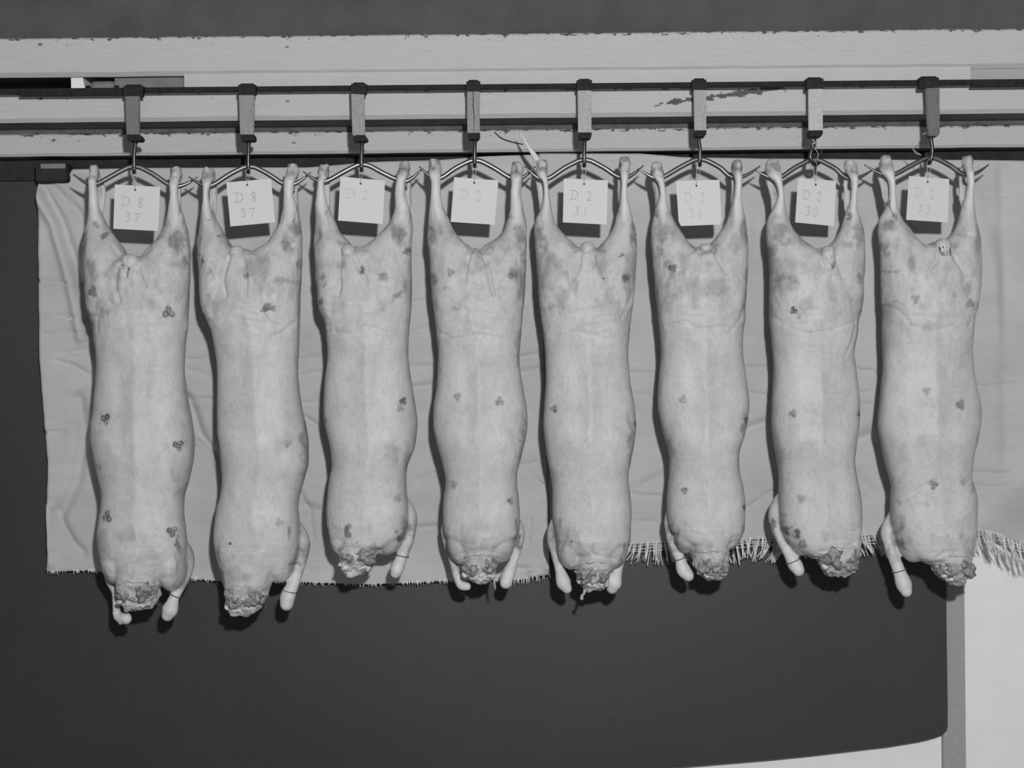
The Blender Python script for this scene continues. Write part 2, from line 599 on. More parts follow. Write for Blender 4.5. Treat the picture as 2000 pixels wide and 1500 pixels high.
# ------------------------------------------------------------------ hanging rail
rail = empty('meat_rail', (0, -0.18, zy(176, -.18)))
b = MB(); b.box(P(74, 170, -.18)[0] - 1.0, XR, -0.186, -0.174, zy(174.5, -.18), zy(164.5, -.18), 0.0015)
b.build('rail_bar', M['rail'], rail)
b = MB(); b.box(P(1896, 170, -.18)[0], XR, -0.189, -0.1735, zy(179, -.18), zy(166.5, -.18), 0.001)
b.build('splice_plate', M['rail'], rail)
b = MB(); b.box(P(40, 170, -.18)[0], P(240, 170, -.18)[0], -0.189, -0.1735, zy(179.5, -.18), zy(166.5, -.18), 0.001)
b.build('splice_plate', M['rail'], rail)
for xx in (-1.9, 1.9):
    b = MB(); b.box(xx - .015, xx + .015, -0.176, -0.1405, zy(176, -.18), zy(166, -.18), 0.001)
    b.build('bracket', M['rail'], rail)
tag(rail, 'thin black steel rail running along the beams carrying the hooks', 'rail')

# ------------------------------------------------------------------ cloth backdrops
def cloth(name, label, xl, xr, ytop, ybot, folds, seed, amp=0.006, curl=None, parent_fringe=None):
    """xl, xr: functions of y; ytop, ybot: functions of x (pixels on the plane Y=0)"""
    NU, NV = 190, 150
    u = np.linspace(0, 1, NU); v = np.linspace(0, 1, NV)
    U, V = np.meshgrid(u, v)
    # iterate once so that the edges follow both outlines
    X = xl(330 + V * 790) * (1 - U) + xr(330 + V * 790) * U
    Yp_ = ytop(X) * (1 - V) + ybot(X) * V
    X = xl(Yp_) * (1 - U) + xr(Yp_) * U
    pos = np.stack([X / 70.0, Yp_ / 26.0, np.full(X.shape, seed * 1.7)], -1).reshape(-1, 3)
    d = amp * 0.75 * fbm(pos, seed, 3).reshape(X.shape)
    pos2 = np.stack([X / 160.0, Yp_ / 130.0, np.full(X.shape, seed * 3.1)], -1).reshape(-1, 3)
    d = d + amp * 1.5 * fbm(pos2, seed + 5, 2).reshape(X.shape)
    for pl, wdt, a in folds:
        dd = dist_poly(X, Yp_, pl)
        d = d + 1.7 * a * np.exp(-(dd / wdt) ** 2)
    Yd = -0.004 + d * 1.0
    Yd = np.minimum(Yd, 0.020)
    if curl is not None:
        Yd = Yd + curl(X, Yp_)
    W = PA(X, Yp_, np.zeros(X.shape))
    W[..., 1] = Yd
    # a woven sheet about 1.5 mm thick
    vs = W.reshape(-1, 3)
    back = vs + np.array([0, 0.0015, 0])
    n = NU * NV
    fs = []
    idx = np.arange(n).reshape(NV, NU)
    a = idx[:-1, :-1].ravel(); b_ = idx[:-1, 1:].ravel(); c = idx[1:, 1:].ravel(); dd_ = idx[1:, :-1].ravel()
    fs += np.stack([a, dd_, c, b_], 1).tolist()
    fs += (np.stack([a, b_, c, dd_], 1) + n).tolist()
    rim = list(idx[0, :]) + list(idx[1:, -1]) + list(idx[-1, -2::-1]) + list(idx[-2:0:-1, 0])
    for i in range(len(rim)):
        p, q = int(rim[i]), int(rim[(i + 1) % len(rim)])
        fs.append((p, q, q + n, p + n))
    o = mesh_obj(name, np.vstack([vs, back]), fs, M['hess'], None, True, P(1000, 320, 0.0))
    tag(o, label, 'cloth')
    bx = X[-1]; by = Yp_[-1]; bY = Yd[-1]
    return o, bx, by, bY


def itp(pts):
    xs = [p[0] for p in pts]; ys = [p[1] for p in pts]
    return lambda q: np.interp(q, xs, ys)


folds_a = [([(75, 348), (120, 430), (150, 520), (172, 600), (186, 700)], 8, 0.010), ([(78, 340), (150, 410), (205, 500)], 7, 0.008),
           ([(60, 360), (105, 440), (140, 560), (160, 660)], 9, -0.010),
           ([(76, 340), (180, 352)], 4, .005),
           ([(70, 548), (118, 553), (180, 558)], 3, 0.006), ([(110, 617), (150, 622), (200, 628)], 3, 0.006),
           ([(85, 655), (135, 650), (190, 651)], 3, 0.006), ([(115, 692), (150, 687), (200, 684)], 4, 0.006), ([(110, 705), (145, 716), (180, 736)], 4, 0.007),
           ([(88, 845), (125, 846)], 3, .006), ([(155, 780), (165, 850), (150, 940), (120, 1000)], 12, 0.009), ([(110, 1000), (140, 1060), (160, 1080)], 9, 0.009),
           ([(95, 990), (92, 1040), (100, 1100)], 8, -0.008),
           ([(365, 705), (415, 702)], 3, 0.006), ([(360, 720), (410, 735)], 3, .005), ([(365, 780), (380, 782), (415, 780)], 4, .007),
           ([(350, 760), (375, 800), (390, 850), (420, 890)], 10, 0.012), ([(360, 850), (400, 870), (425, 905)], 5, -0.008),
           ([(585, 600), (625, 590)], 3, .005), ([(580, 702), (630, 698)], 3, .006), ([(585, 735), (630, 727)], 3, .005), ([(590, 790), (625, 785)], 3, .006),
           ([(595, 815), (630, 840)], 5, .006), ([(590, 990), (635, 1000)], 12, .008), ([(585, 960), (605, 1000), (610, 1050)], 4, .006),
           ([(800, 720), (850, 715)], 5, .006), ([(800, 760), (845, 752)], 6, .009), ([(800, 590), (835, 592)], 3, .005), ([(805, 650), (845, 640)], 3, .005),
           ([(815, 940), (850, 925)], 5, .005), ([(800, 1035), (860, 1030)], 7, .008),
           ([(1015, 610), (1050, 600)], 3, .006), ([(1015, 700), (1060, 690)], 4, .006), ([(1015, 730), (1060, 720)], 5, .006), ([(1015, 912), (1047, 905)], 3, .007),
           ([(1045, 935), (1060, 948), (1075, 952)], 3, .007), ([(1035, 1010), (1030, 1060)], 3, .006), ([(1040, 1120), (1075, 1105)], 9, -.012), ([(1000, 1112), (1060, 1112)], 5, .008)]
ca, bx, by, bY = cloth('sacking_cloth', 'wrinkled left sacking sheet with a short frayed hem behind the first five carcasses',
                       itp([(300, 74), (700, 78), (800, 85), (900, 94), (1000, 92), (1080, 96), (1118, 90)]),
                       itp([(300, 1052), (1140, 1074)]),
                       itp([(60, 353), (131, 352), (140, 331), (300, 328), (600, 327), (720, 317), (850, 313), (950, 306), (1080, 301)]),
                       itp([(60, 1110), (100, 1116), (180, 1114), (370, 1128), (415, 1134), (590, 1137), (660, 1139), (720, 1141), (745, 1140), (870, 1134), (1020, 1132), (1040, 1126), (1080, 1122)]),
                       folds_a, 3)
# short frayed hem
rng = random.Random(5)
b = MB()
for i in range(330):
    k = rng.random()
    x = float(np.interp(k, np.linspace(0, 1, len(bx)), bx)); y = float(np.interp(k, np.linspace(0, 1, len(bx)), by)); Y = float(np.interp(k, np.linspace(0, 1, len(bx)), bY))
    L = rng.uniform(2, 7) + (4 if 990 < x < 1070 else 0)
    a_ = P(x, y - 3, Y); c_ = P(x + rng.uniform(-2, 2), y + L, Y - rng.uniform(0, .004))
    b.tube([a_, (a_ + c_) / 2, c_], [.0008, .0008, .0003], 3)
o = b.build('frayed_hem', M['thread'], ca); o['kind'] = 'stuff'

folds_b = [([(1225, 729), (1300, 734)], 3, .007), ([(1235, 772), (1290, 776)], 5, .004), ([(1228, 966), (1300, 971)], 2.5, .007), ([(1260, 945), (1300, 925)], 9, .006),
           ([(1240, 1020), (1295, 1022)], 4, .004), ([(1455, 720), (1500, 718)], 3, .006), ([(1455, 770), (1500, 772)], 3, .007),
           ([(1440, 850), (1470, 835), (1505, 822)], 10, .010), ([(1448, 1002), (1485, 975), (1515, 955)], 2.5, .007),
           ([(1668, 722), (1715, 729)], 3, .007), ([(1675, 770), (1705, 766)], 3, .006), ([(1678, 790), (1705, 792)], 4, .005), ([(1660, 870), (1700, 850)], 14, .010), ([(1670, 930), (1700, 960)], 14, .007),
           ([(1905, 756), (1980, 752)], 3, .006), ([(1895, 923), (1975, 926)], 3, .008), ([(1900, 948), (1950, 953), (1990, 950)], 3, .006),
           ([(1900, 390), (1935, 520), (1960, 700)], 20, -.006), ([(1920, 380), (1990, 375)], 4, .004), ([(1960, 330), (1962, 700), (1968, 900)], 14, .006),
           ([(1690, 430), (1690, 600)], 12, .004), ([(1480, 430), (1470, 640)], 14, .004)]


def curl_b(X, Y):
    # the far lower corner is turned up towards the room
    s = ((X - 1895) / 75.0) + ((Y - 1010) / 75.0) * 1.15
    k = np.clip(s, 0, 1.6)
    return -0.055 * k * k * (3.2 - k) / 1.6


cb, bx, by, bY = cloth('sacking_cloth', 'smoother sacking sheet with long loose fringe behind the last three carcasses',
                       itp([(300, 1052.6), (1140, 1074.6)]),
                       itp([(300, 2040), (700, 2040), (900, 2040), (1100, 2040)]),
                       itp([(1040, 300), (1250, 300), (1330, 307), (1500, 310), (1900, 313), (2100, 316)]),
                       itp([(1040, 1078), (1230, 1063), (1480, 1053), (1700, 1046), (1900, 1037), (1940, 1040), (1985, 1060), (2050, 1078)]),
                       folds_b, 8, 0.005, curl_b)
b = MB()
kk = np.linspace(0, 1, len(bx))
NT = 400
for i in range(NT):
    k = (i + rng.random()) / NT
    x = float(np.interp(k, kk, bx)); y = float(np.interp(k, kk, by)); Y = float(np.interp(k, kk, bY))
    ph = x / 15.0 + 1.1 * math.sin(x * .031)
    toward = (math.floor(ph) + .5 - ph) * 15.0                # threads tangle into clumps
    seedc = math.sin(math.floor(ph) * 12.9898) * 43758.5453 % 1.0
    L = 40 + 10 * (seedc - .5) + rng.uniform(-9, 5)
    sway = -16 + 34 * ((math.sin(x * .019 + .6) + 1) / 2) if x < 1800 else 12
    a_ = P(x, y - 4, Y - .0008); m_ = P(x + toward * .5 + sway * .35, y + L * .5, Y - .003 - rng.random() * .004)
    c_ = P(x + toward * rng.uniform(.3, .9) + sway + rng.uniform(-5, 5), y + L, Y - rng.uniform(0, .012))
    b.tube(spline([a_, m_, c_], 3), .0008 if rng.random() < .7 else .0012, 4)
for t in (4, 9, 14):      # loose weft threads
    xs = np.linspace(1082, 2035, 160)
    b.tube([P(x, np.interp(x, bx, by) + t + 1.5 * math.sin(x * .07 + t) + rng.uniform(-.6, .6), float(np.interp(x, bx, bY)) - .003) for x in xs], .0008, 4)
o = b.build('fringe', M['thread'], cb); o['kind'] = 'stuff'

# ------------------------------------------------------------------ hooks, gambrels, tags
YG = -0.17
# strap: (cap x0,x1,top y), strap (x0,x1 at top, x0,x1 at bottom, bottom y), grey value, hook x top, hook x bottom
HOOKS = [
    dict(cap=(243, 280, 165), st=(245, 273, 248, 273, 265), v=.17, hx=(265, 262), foot=278, gam=(262, 326), lt=(180, 360), lp=(143, 341), rt=(345, 364), rp=(386, 346)),
    dict(cap=(466, 500, 163), st=(467, 497, 470, 496, 265), v=.26, hx=(486, 485), foot=498, gam=(487, 326), lt=(404, 363), lp=(368, 345), rt=(566, 361), rp=(607, 337)),
    dict(cap=(686, 716, 161), st=(686, 711, 689, 713, 266), v=.30, hx=(708, 706), foot=718, gam=(708, 322), lt=(628, 355), lp=(592, 335), rt=(790, 354), rp=(826, 328)),
    dict(cap=(911, 938, 156), st=(912, 937, 913, 937, 262), v=.26, hx=(928, 927), foot=937, gam=(928, 314), lt=(850, 349), lp=(819, 325), rt=(1010, 350), rp=(1046, 325)),
    dict(cap=(1126, 1156, 154), st=(1128, 1155, 1129, 1155, 261), v=.38, hx=(1142, 1141), foot=1155, gam=(1142, 313), lt=(1060, 350), lp=(1024, 325), rt=(1219, 347), rp=(1257, 323)),
    dict(cap=(1351, 1379, 153), st=(1354, 1379, 1356, 1379, 257), v=.36, hx=(1364, 1367), foot=1379, gam=(1367, 312), lt=(1283, 348), lp=(1246, 329), rt=(1440, 347), rp=(1485, 324)),
    dict(cap=(1573, 1607, 151), st=(1578, 1606, 1579, 1606, 257), v=.46, hx=(1590, 1585), foot=1606, gam=(1591, 313), lt=(1513, 348), lp=(1475, 333), rt=(1665, 349), rp=(1704, 332)),
    dict(cap=(1794, 1832, 149), st=(1807, 1833, 1811, 1834, 254), v=.13, hx=(1815, 1818), foot=1834, gam=(1818, 309), lt=(1735, 343), lp=(1688, 322), rt=(1892, 342), rp=(1932, 321)),
]
CN = ['first', 'second', 'third', 'fourth', 'fifth', 'sixth', 'seventh', 'last']
WORDS = ['D 8 37', 'D 8 37', 'D 2', 'D 2', 'D 2 31', 'D 2 36', 'D 2 30', 'D 2 33']
HOOK_LABEL = [
    'dark stained strap hook at the left end of the rail', 'mid grey strap hook second from the left end of the rail',
    'strap hook with a bright ridge along its right side, third along the rail', 'mottled strap hook with a dark vertical crack',
    'speckled light grey strap hook fifth along the rail', 'pale scuffed strap hook sixth along the rail',
    'palest strap hook with thin dark edges and twine on its rod', 'dark strap hook with a rounded lower end, right end of the rail']

for i, h in enumerate(HOOKS):
    x0, x1, yt = h['cap']
    a0, a1, b0, b1, yb = h['st']
    root = empty('rail_hook', P((a0 + a1) / 2, yb, -.19))
    # saddle over the rail
    zt = zy(yt - 0.0096 * ((x0 + x1) / 2 - 1000) * -1, -.2)
    pt = P((x0 + x1) / 2, yt, -.205)[2]
    pl = P((x0 + x1) / 2, yt + 23, -.205)[2]
    zr = zy(164.3, -.18)
    X0, X1 = P(x0, yt, -.2)[0], P(x1, yt, -.2)[0]
    prof = [(-.209, pl), (-.209, pt - .004), (-.205, pt), (-.160, pt), (-.156, pt - .004), (-.156, zr - .004), (-.170, zr - .004), (-.170, zr + .0006), (-.1895, zr + .0006), (-.1895, pl)]
    bm = bmesh.new()
    vs = [bm.verts.new((X0, q[0], q[1])) for q in prof]
    f = bm.faces.new(vs)
    ex = bmesh.ops.extrude_face_region(bm, geom=[f])
    bmesh.ops.translate(bm, verts=[e for e in ex['geom'] if isinstance(e, bmesh.types.BMVert)], vec=(X1 - X0, 0, 0))
    bmesh.ops.recalc_face_normals(bm, faces=bm.faces)
    # round the upper corners as seen from the front
    ed = [e for e in bm.edges if abs(e.verts[0].co.x - e.verts[1].co.x) < 1e-6 and min(e.verts[0].co.z, e.verts[1].co.z) > pt - 1e-5]
    bmesh.ops.bevel(bm, geom=ed, offset=.006, segments=3, affect='EDGES')
    b = MB(); b.bm(bm)
    b.build('saddle', M['cap'], root)
    # strap
    mat = strap_material('strap_steel_%d' % i, h['v'])
    zt_, zb_ = P((a0 + a1) / 2, yt + 22, -.2)[2], P((b0 + b1) / 2, yb, -.2)[2]
    XA0, XA1, XB0, XB1 = P(a0, yt, -.2)[0], P(a1, yt, -.2)[0], P(b0, yb, -.2)[0], P(b1, yb, -.2)[0]
    yaw = [0.0, 0.10, 0.30, 0.0, 0.03, .08, -.06, -.22][i]
    bm = bmesh.new()
    vv = []
    for (xx, zz) in ((XA0, zt_), (XA1, zt_), (XB1, zb_), (XB0, zb_)):
        vv.append((xx, zz))
    q = []
    mx = (XA0 + XA1) / 2
    for yy in (-.2065, -.1935):
        for xx, zz in vv:
            q.append(bm.verts.new((xx, yy + (xx - mx) * yaw, zz)))
    for fidx in ((0, 1, 2, 3), (7, 6, 5, 4), (0, 4, 5, 1), (1, 5, 6, 2), (2, 6, 7, 3), (3, 7, 4, 0)):
        bm.faces.new([q[k] for k in fidx])
    bmesh.ops.recalc_face_normals(bm, faces=bm.faces)
    bmesh.ops.bevel(bm, geom=list(bm.edges), offset=.0022, segments=2, affect='EDGES')
    if i == 7:
        ed = [e for e in bm.edges if all(v_.co.x > XB1 - .006 and v_.co.z < zb_ + .01 for v_ in e.verts)]
    b = MB(); b.bm(bm)
    b.build('strap', mat, root)
    if i == 3:      # dark crack up the strap
        b = MB(); b.tube([P(924.5, 172, -.2072), P(924, 205, -.2072), P(926, 225, -.2072), P(925.5, 258, -.2072)], [.0006, .0011, .0008, .0006], 5)
        b.build('crack', M['cap'], root)
    # bent foot
    zf = P((b0 + b1) / 2, yb + (10 if i < 7 else 12), -.2)[2]
    bm = bmesh.new()
    fx = P(h['foot'], yb, -.2)[0]
    prof = [(XB0 + .001, zb_ + .002), (XB1 + .0005, zb_ + .002), (max(fx, XB1), zf + .006), (max(fx, XB1) - .004, zf), (XB0 + .004, zf), (XB0 + .0015, zf + .004)]
    b = MB(); b.prism(prof, -.206, -.168)
    b.build('foot', M['cap'] if i != 7 else mat, root)
    # round hook that carries the gambrel
    hx0, hx1 = h['hx']; gx, gy = h['gam']
    b = MB()
    pth = [P(hx0, yb + 6, -.182), P(hx0 + .3 * (hx1 - hx0), yb + 18, -.185), P(hx1, yb + (gy - yb) * .62, -.187), P(hx1, gy, -.187), P(hx1, gy + 8, -.181), P(hx1, gy + 11, -.170),
           P(hx1, gy + 8, -.159), P(hx1 + .4, gy, -.1535), P(hx1 + 2, gy - 12, -.152)]
    if i == 6:
        pth = [P(1590, yb + 6, -.182), P(1590, yb + 20, -.184), P(1585, 293, -.187), P(1583, 308, -.188), P(1588, 319, -.184), P(1594, 322, -.172), P(1600, 316, -.160), P(1603, 306, -.155), P(1605, 292, -.152)]
    if i == 7:
        pth = [P(1816, yb + 4, -.182), P(1819, 275, -.186), P(1821, 296, -.187), P(1819, 309, -.187), P(1816, 317, -.181), P(1813, 319, -.17), P(1811, 316, -.159), P(1810, 308, -.153), P(1810, 298, -.152)]
    s = spline(pth, 6)
    b.tube(s, np.interp(np.linspace(0, 1, len(s)), [0, .06, .8, 1], [.0042, .0050, .0048, .0020]), 12)
    b.build('hook', M['hookrod'], root, True)
    # collar where the hook enters the foot
    b = MB(); pc = P(hx0, yb + 12, -.183); b.ball(pc, (.0068, .0068, .007), 12, 8)
    b.build('collar', M['cap'], root, True)
    tag(root, HOOK_LABEL[i], 'hook', 'strap hooks on the rail')

GAM_LABEL = ['steel gambrel spreading the hocks of the carcass farthest left, its left tip dark', 'steel gambrel through the hocks of the second carcass, above the tag that tilts upward',
             'steel gambrel of the third carcass, right tip against the next gambrel', 'steel gambrel of the fourth carcass, below the cracked strap',
             'steel gambrel of the fifth carcass, above the tag marked 31', 'steel gambrel of the sixth carcass, above the tag with clipped corner',
             'steel gambrel of the seventh carcass, under the palest strap', 'steel gambrel of the carcass farthest right, its right tip free']
for i, h in enumerate(HOOKS):
    gx, gy = h['gam']; r = .0063
    yaw = .085

    def G(x, y):
        return P(x, y, YG + (x - gx) * .0013 * yaw)
    lt, lp, rt, rp = h['lt'], h['lp'], h['rt'], h['rp']
    pts = [G(*lp), G((lp[0] * .45 + lt[0] * .55), (lp[1] * .3 + lt[1] * .7)), G(lt[0] - 2, lt[1] + 0), G(lt[0] + 14, lt[1] - 3),
           G(gx - 40, gy + 15.5), G(gx - 18, gy + 4), G(gx - 7, gy), G(gx + 7, gy), G(gx + 18, gy + 4), G(gx + 40, gy + 16),
           G(rt[0] - 16, rt[1] - 4), G(rt[0] + 2, rt[1]), G(rt[0] * .5 + rp[0] * .5, rt[1] * .68 + rp[1] * .32), G(*rp)]
    s = spline(pts, 6)
    t = np.linspace(0, 1, len(s))
    rad = r * np.interp(t, [0, .06, .13, .2, .8, .87, .94, 1], [.22, .62, .9, 1, 1, .9, .62, .22])
    b = MB(); b.tube(s, rad, 14)
    o = b.build('gambrel', M['rod'], None, True, P(gx, gy, YG))
    tag(o, GAM_LABEL[i], 'gambrel', 'gambrels on the hooks')

# ---- tags
GLYPH = {
    'D': [[(.0, .0), (.55, .0), (.9, .25), (.95, .55), (.7, .9), (.05, 1.0)], [(.38, .03), (.22, .98)], ],
    '8': [[(.85, .12), (.45, .0), (.15, .2), (.5, .5), (.8, .75), (.45, 1.0), (.1, .8), (.5, .5), (.9, .12)]],
    '2': [[(.1, .2), (.4, .0), (.75, .15), (.6, .55), (.1, .95), (.35, .85), (.6, .98), (.9, .9)]],
    '3': [[(.2, .08), (.6, .0), (.8, .2), (.45, .42), (.8, .65), (.6, .95), (.1, .9)]],
    '7': [[(.05, .05), (.5, .12), (.95, .08), (.6, .5), (.35, 1.0)]],
    '1': [[(.62, .0), (.4, 1.0)]],
    '0': [[(.6, .0), (.2, .3), (.1, .75), (.4, 1.0), (.8, .7), (.9, .25), (.6, .0)]],
    '6': [[(.75, .0), (.3, .35), (.1, .75), (.45, 1.0), (.8, .75), (.5, .55), (.15, .75)]],
}
BOXES = [(.14, .26, .33, .47), (.52, .27, .64, .49), (.24, .62, .37, .82), (.45, .62, .57, .83)]
TAGS = [
    dict(c=[(224.3, 360.3), (313, 365), (309, 451.3), (221.3, 446.7)], h=(263.9, 370), t='D837', k=(262, 337)),
    dict(c=[(442, 356.3), (529.3, 349), (537.3, 434.3), (450, 442.3)], h=(482.5, 360.7), t='D837', k=(485, 337)),
    dict(c=[(665, 344.7), (752, 353), (747.3, 437.7), (660.3, 430.7)], h=(704.3, 356.9), t='D2', k=(706, 333)),
    dict(c=[(887, 346), (973.3, 352.3), (966.3, 439), (880.3, 433.3)], h=(926.3, 357.2), t='D2', k=(927, 325)),
    dict(c=[(1101.3, 348.7), (1187.3, 352.3), (1184.7, 438.7), (1099.3, 434.3)], h=(1140.8, 358.5), t='D231', k=(1141, 324)),
    dict(c=[(1320.3, 353.3), (1405.3, 351.3), (1409, 438.3), (1326, 441.7)], h=(1359.9, 361.1), t='D236', k=(1365, 323)),
    dict(c=[(1558.7, 347.7), (1633, 353.3), (1629, 441.7), (1553, 434.3)], h=(1593, 360), t='D230', k=(1592, 323)),
    dict(c=[(1775.3, 343.7), (1854, 349.7), (1851.3, 434.7), (1769.7, 429.3)], h=(1811.7, 354.8), t='D233', k=(1815, 320)),
]
TAG_LABEL = ['white card tag pencilled D 8 37 on the carcass farthest left', 'white card tag pencilled D 8 37, tilted up to its right',
             'white card tag faintly pencilled D 2, on the third carcass', 'white card tag faintly pencilled D 2, on the fourth carcass',
             'white card tag pencilled D 2 with 31 below', 'white card tag with a clipped lower corner, on the sixth carcass',
             'narrow turned white card tag pencilled D 2 30', 'bright white card tag pencilled D 2 33 on the carcass farthest right']
for i, t in enumerate(TAGS):
    (ax, ay), (bx_, by_), (cx, cy), (dx, dy) = t['c']
    YT = -0.197
    yawd = [0, .004, .004, .004, 0, -.002, .030, .026][i]     # how far the right edge is turned back

    def T(u, v, off=0.0):
        x = (ax * (1 - u) + bx_ * u) * (1 - v) + (dx * (1 - u) + cx * u) * v
        y = (ay * (1 - u) + by_ * u) * (1 - v) + (dy * (1 - u) + cy * u) * v
        return P(x, y, YT + yawd * u + off - .004 * math.sin(v * 2.6) * (.5 + .5 * u))
    root = empty('card_tag', P(t['h'][0], t['h'][1], YT))
    n = 10
    vs = []; fs = []
    for lay in (0.0, 0.0007):
        for a in range(n + 1):
            for c_ in range(n + 1):
                u, v = c_ / n, a / n
                if i == 5:          # clipped corners
                    s_ = max(0, (v - .9) / .1); u = u * (1 - .035 * s_) + .05 * s_ * (1 - u)
                vs.append(T(u, v, lay))
    m_ = (n + 1) ** 2
    for a in range(n):
        for c_ in range(n):
            q = a * (n + 1) + c_
            fs.append((q, q + n + 1, q + n + 2, q + 1)); fs.append((m_ + q, m_ + q + 1, m_ + q + n + 2, m_ + q + n + 1))
    rim = [k for k in range(n + 1)] + [k * (n + 1) + n for k in range(1, n + 1)] + [n * (n + 1) + k for k in range(n - 1, -1, -1)] + [k * (n + 1) for k in range(n - 1, 0, -1)]
    for k in range(len(rim)):
        p, q = rim[k], rim[(k + 1) % len(rim)]
        fs.append((p, q, q + m_, p + m_))
    mesh_obj('card', vs, fs, M['card'], root)
    # pencilled characters: thin flat strokes on the card
    for ch, bx4 in zip(t['t'], BOXES):
        b = MB()
        for st in GLYPH[ch]:
            sp = spline([(bx4[0] + p[0] * (bx4[2] - bx4[0]) * 1.05, bx4[1] + p[1] * (bx4[3] - bx4[1]), 0) for p in st], 5)
            for p0, p1 in zip(sp[:-1], sp[1:]):
                d = np.array([p1[0] - p0[0], p1[1] - p0[1]]); l = np.hypot(*d)
                if l < 1e-6: continue
                nn = np.array([-d[1], d[0]]) / l * .0085
                e_ = d / l * .003
                b.add([T(p0[0] + nn[0] - e_[0], p0[1] + nn[1] - e_[1], -.0004), T(p0[0] - nn[0] - e_[0], p0[1] - nn[1] - e_[1], -.0004), T(p1[0] - nn[0] + e_[0], p1[1] - nn[1] + e_[1], -.0004), T(p1[0] + nn[0] + e_[0], p1[1] + nn[1] + e_[1], -.0004)], [(0, 1, 2, 3)])
        b.build('letter' if ch == 'D' else 'digit', M['faint'] if i in (2, 3, 5, 7) else M['pencil'], root)
    # hole
    hx, hy = t['h']
    b = MB()
    def TU(x, y):
        u = ((x - ax) * (bx_ - ax) + (y - ay) * (by_ - ay)) / ((bx_ - ax) ** 2 + (by_ - ay) ** 2)
        v = ((x - ax) * (dx - ax) + (y - ay) * (dy - ay)) / ((dx - ax) ** 2 + (dy - ay) ** 2)
        return T(u, v, -.0005)
    ring = [TU(hx + 2.0 * math.cos(k * .5236), hy + 2.4 * math.sin(k * .5236)) for k in range(12)]
    b.add(ring, [tuple(range(12))])
    b.build('punched_hole', M['hole'], root)
    # twine from the hook to the card
    kx, ky = t['k']
    tx, ty = (hx, hy)
    b = MB()
    for sgn in (-1, 1):
        top = P(kx + sgn * 4.5, ky, -.1795)
        mid = P((kx + sgn * 4.0) * .55 + tx * .45, ky * .5 + ty * .5, -.191)
        topc = T(0, 0)  # noqa
        lowp = TU(tx + sgn * .6, ty - 7)
        lowp2 = TU(tx, ty - 1)
        b.tube(spline([top, mid, lowp, lowp2], 4), .0009, 5)
    b.tube(spline([P(kx - 4.5, ky, -.1795), P(kx - 3, ky - 6, -.186), P(kx, ky - 8, -.1935), P(kx + 3, ky - 6, -.186), P(kx + 4.5, ky, -.1795)], 4), .0009, 5)
    if i == 0:
        for k in range(9):
            b.tube([P(256 + k * .9, 336 + k * 2.6, -.187), P(253 + k * 1.2, 339 + k * 2.6, -.189)], .0007, 4)
        b.tube([P(255, 334, -.187), P(262, 352, -.192), P(264, 362, -.199)], .0022, 6)
    if i == 6:
        b.tube(spline([P(1591, 276, -.189), P(1587, 284, -.193), P(1591, 290, -.193), P(1598, 300, -.193), P(1596, 312, -.192)], 4), .0009, 5)
        b.tube(spline([P(1586, 272, -.189), P(1592, 279, -.194), P(1585, 281, -.19)], 4), .0016, 5)
    if i == 7:
        b.build('twine', M['string'], root, True); b = MB()
        b.tube(spline([P(1800, 303, -.187), P(1790, 297, -.188), P(1779, 287, -.19)], 4), .0009, 5)
        b.tube(spline([P(1800, 303, -.187), P(1788, 299, -.186), P(1782, 289, -.186)], 4), .0009, 5)
        b.build('loose_twine', M['string'], root, True); b = MB()
        b.tube(spline([P(1816, 262, -.19), P(1809, 260, -.193), P(1801, 263, -.193)], 4), .0008, 5)
    b.build('twine' if i != 7 else 'loose_twine', M['string'], root, True)
    tag(root, TAG_LABEL[i], 'tag', 'card tags under the gambrels')

# ------------------------------------------------------------------ the lamb carcasses
YC = -0.17
DEPTH_Y = [470, 500, 540, 600, 660, 720, 800, 860, 940, 1000, 1060, 1100, 1150]
DEPTH_F = [.045, .066, .082, .084, .078, .073, .082, .087, .080, .081, .080, .070, .05]
DEPTH_B = [.045, .060, .070, .072, .072, .074, .085, .090, .084, .080, .074, .064, .05]


def loft(mb, rows, nseg=34, e=2.2, yoff=None, front=None, back=None, step=5.0):
    """rows: (y, xl, xr[, depth]) in pixels on the plane of the carcass"""
    r = np.array([(q[0], q[1], q[2]) for q in rows], float)
    n = max(int((r[-1, 0] - r[0, 0]) / step), 3)
    ys = np.linspace(r[0, 0], r[-1, 0], n + 1)
    xl = hermite(ys, r[:, 0], r[:, 1]); xr = hermite(ys, r[:, 0], r[:, 2])
    vs = []
    for k, y in enumerate(ys):
        hw = max((xr[k] - xl[k]) / 2, .4); cx = (xr[k] + xl[k]) / 2
        f = front(y, hw); bk = back(y, hw); yo = yoff(y) if yoff else 0.0
        t = np.linspace(0, 2 * math.pi, nseg, endpoint=False)
        c, s_ = np.cos(t), np.sin(t)
        px = cx + hw * np.sign(c) * np.abs(c) ** (2 / e)
        dy = np.where(s_ < 0, f, bk) * np.sign(s_) * np.abs(s_) ** (2 / e)
        W = PA(px, np.full(nseg, y), np.full(nseg, YC))
        W[:, 1] = YC + yo + dy
        vs.append(W)
    m = len(ys)
    top = vs[0].mean(0); bot = vs[-1].mean(0)
    V = np.vstack(vs + [top[None], bot[None]])
    fs = []
    for k in range(m - 1):
        for j in range(nseg):
            fs.append((k * nseg + j, (k + 1) * nseg + j, (k + 1) * nseg + (j + 1) % nseg, k * nseg + (j + 1) % nseg))
    for j in range(nseg):
        fs.append((m * nseg, j, (j + 1) % nseg))
        fs.append((m * nseg + 1, (m - 1) * nseg + (j + 1) % nseg, (m - 1) * nseg + j))
    mb.add(V, fs)


KX = 0.0013     # metres per pixel on the carcass plane

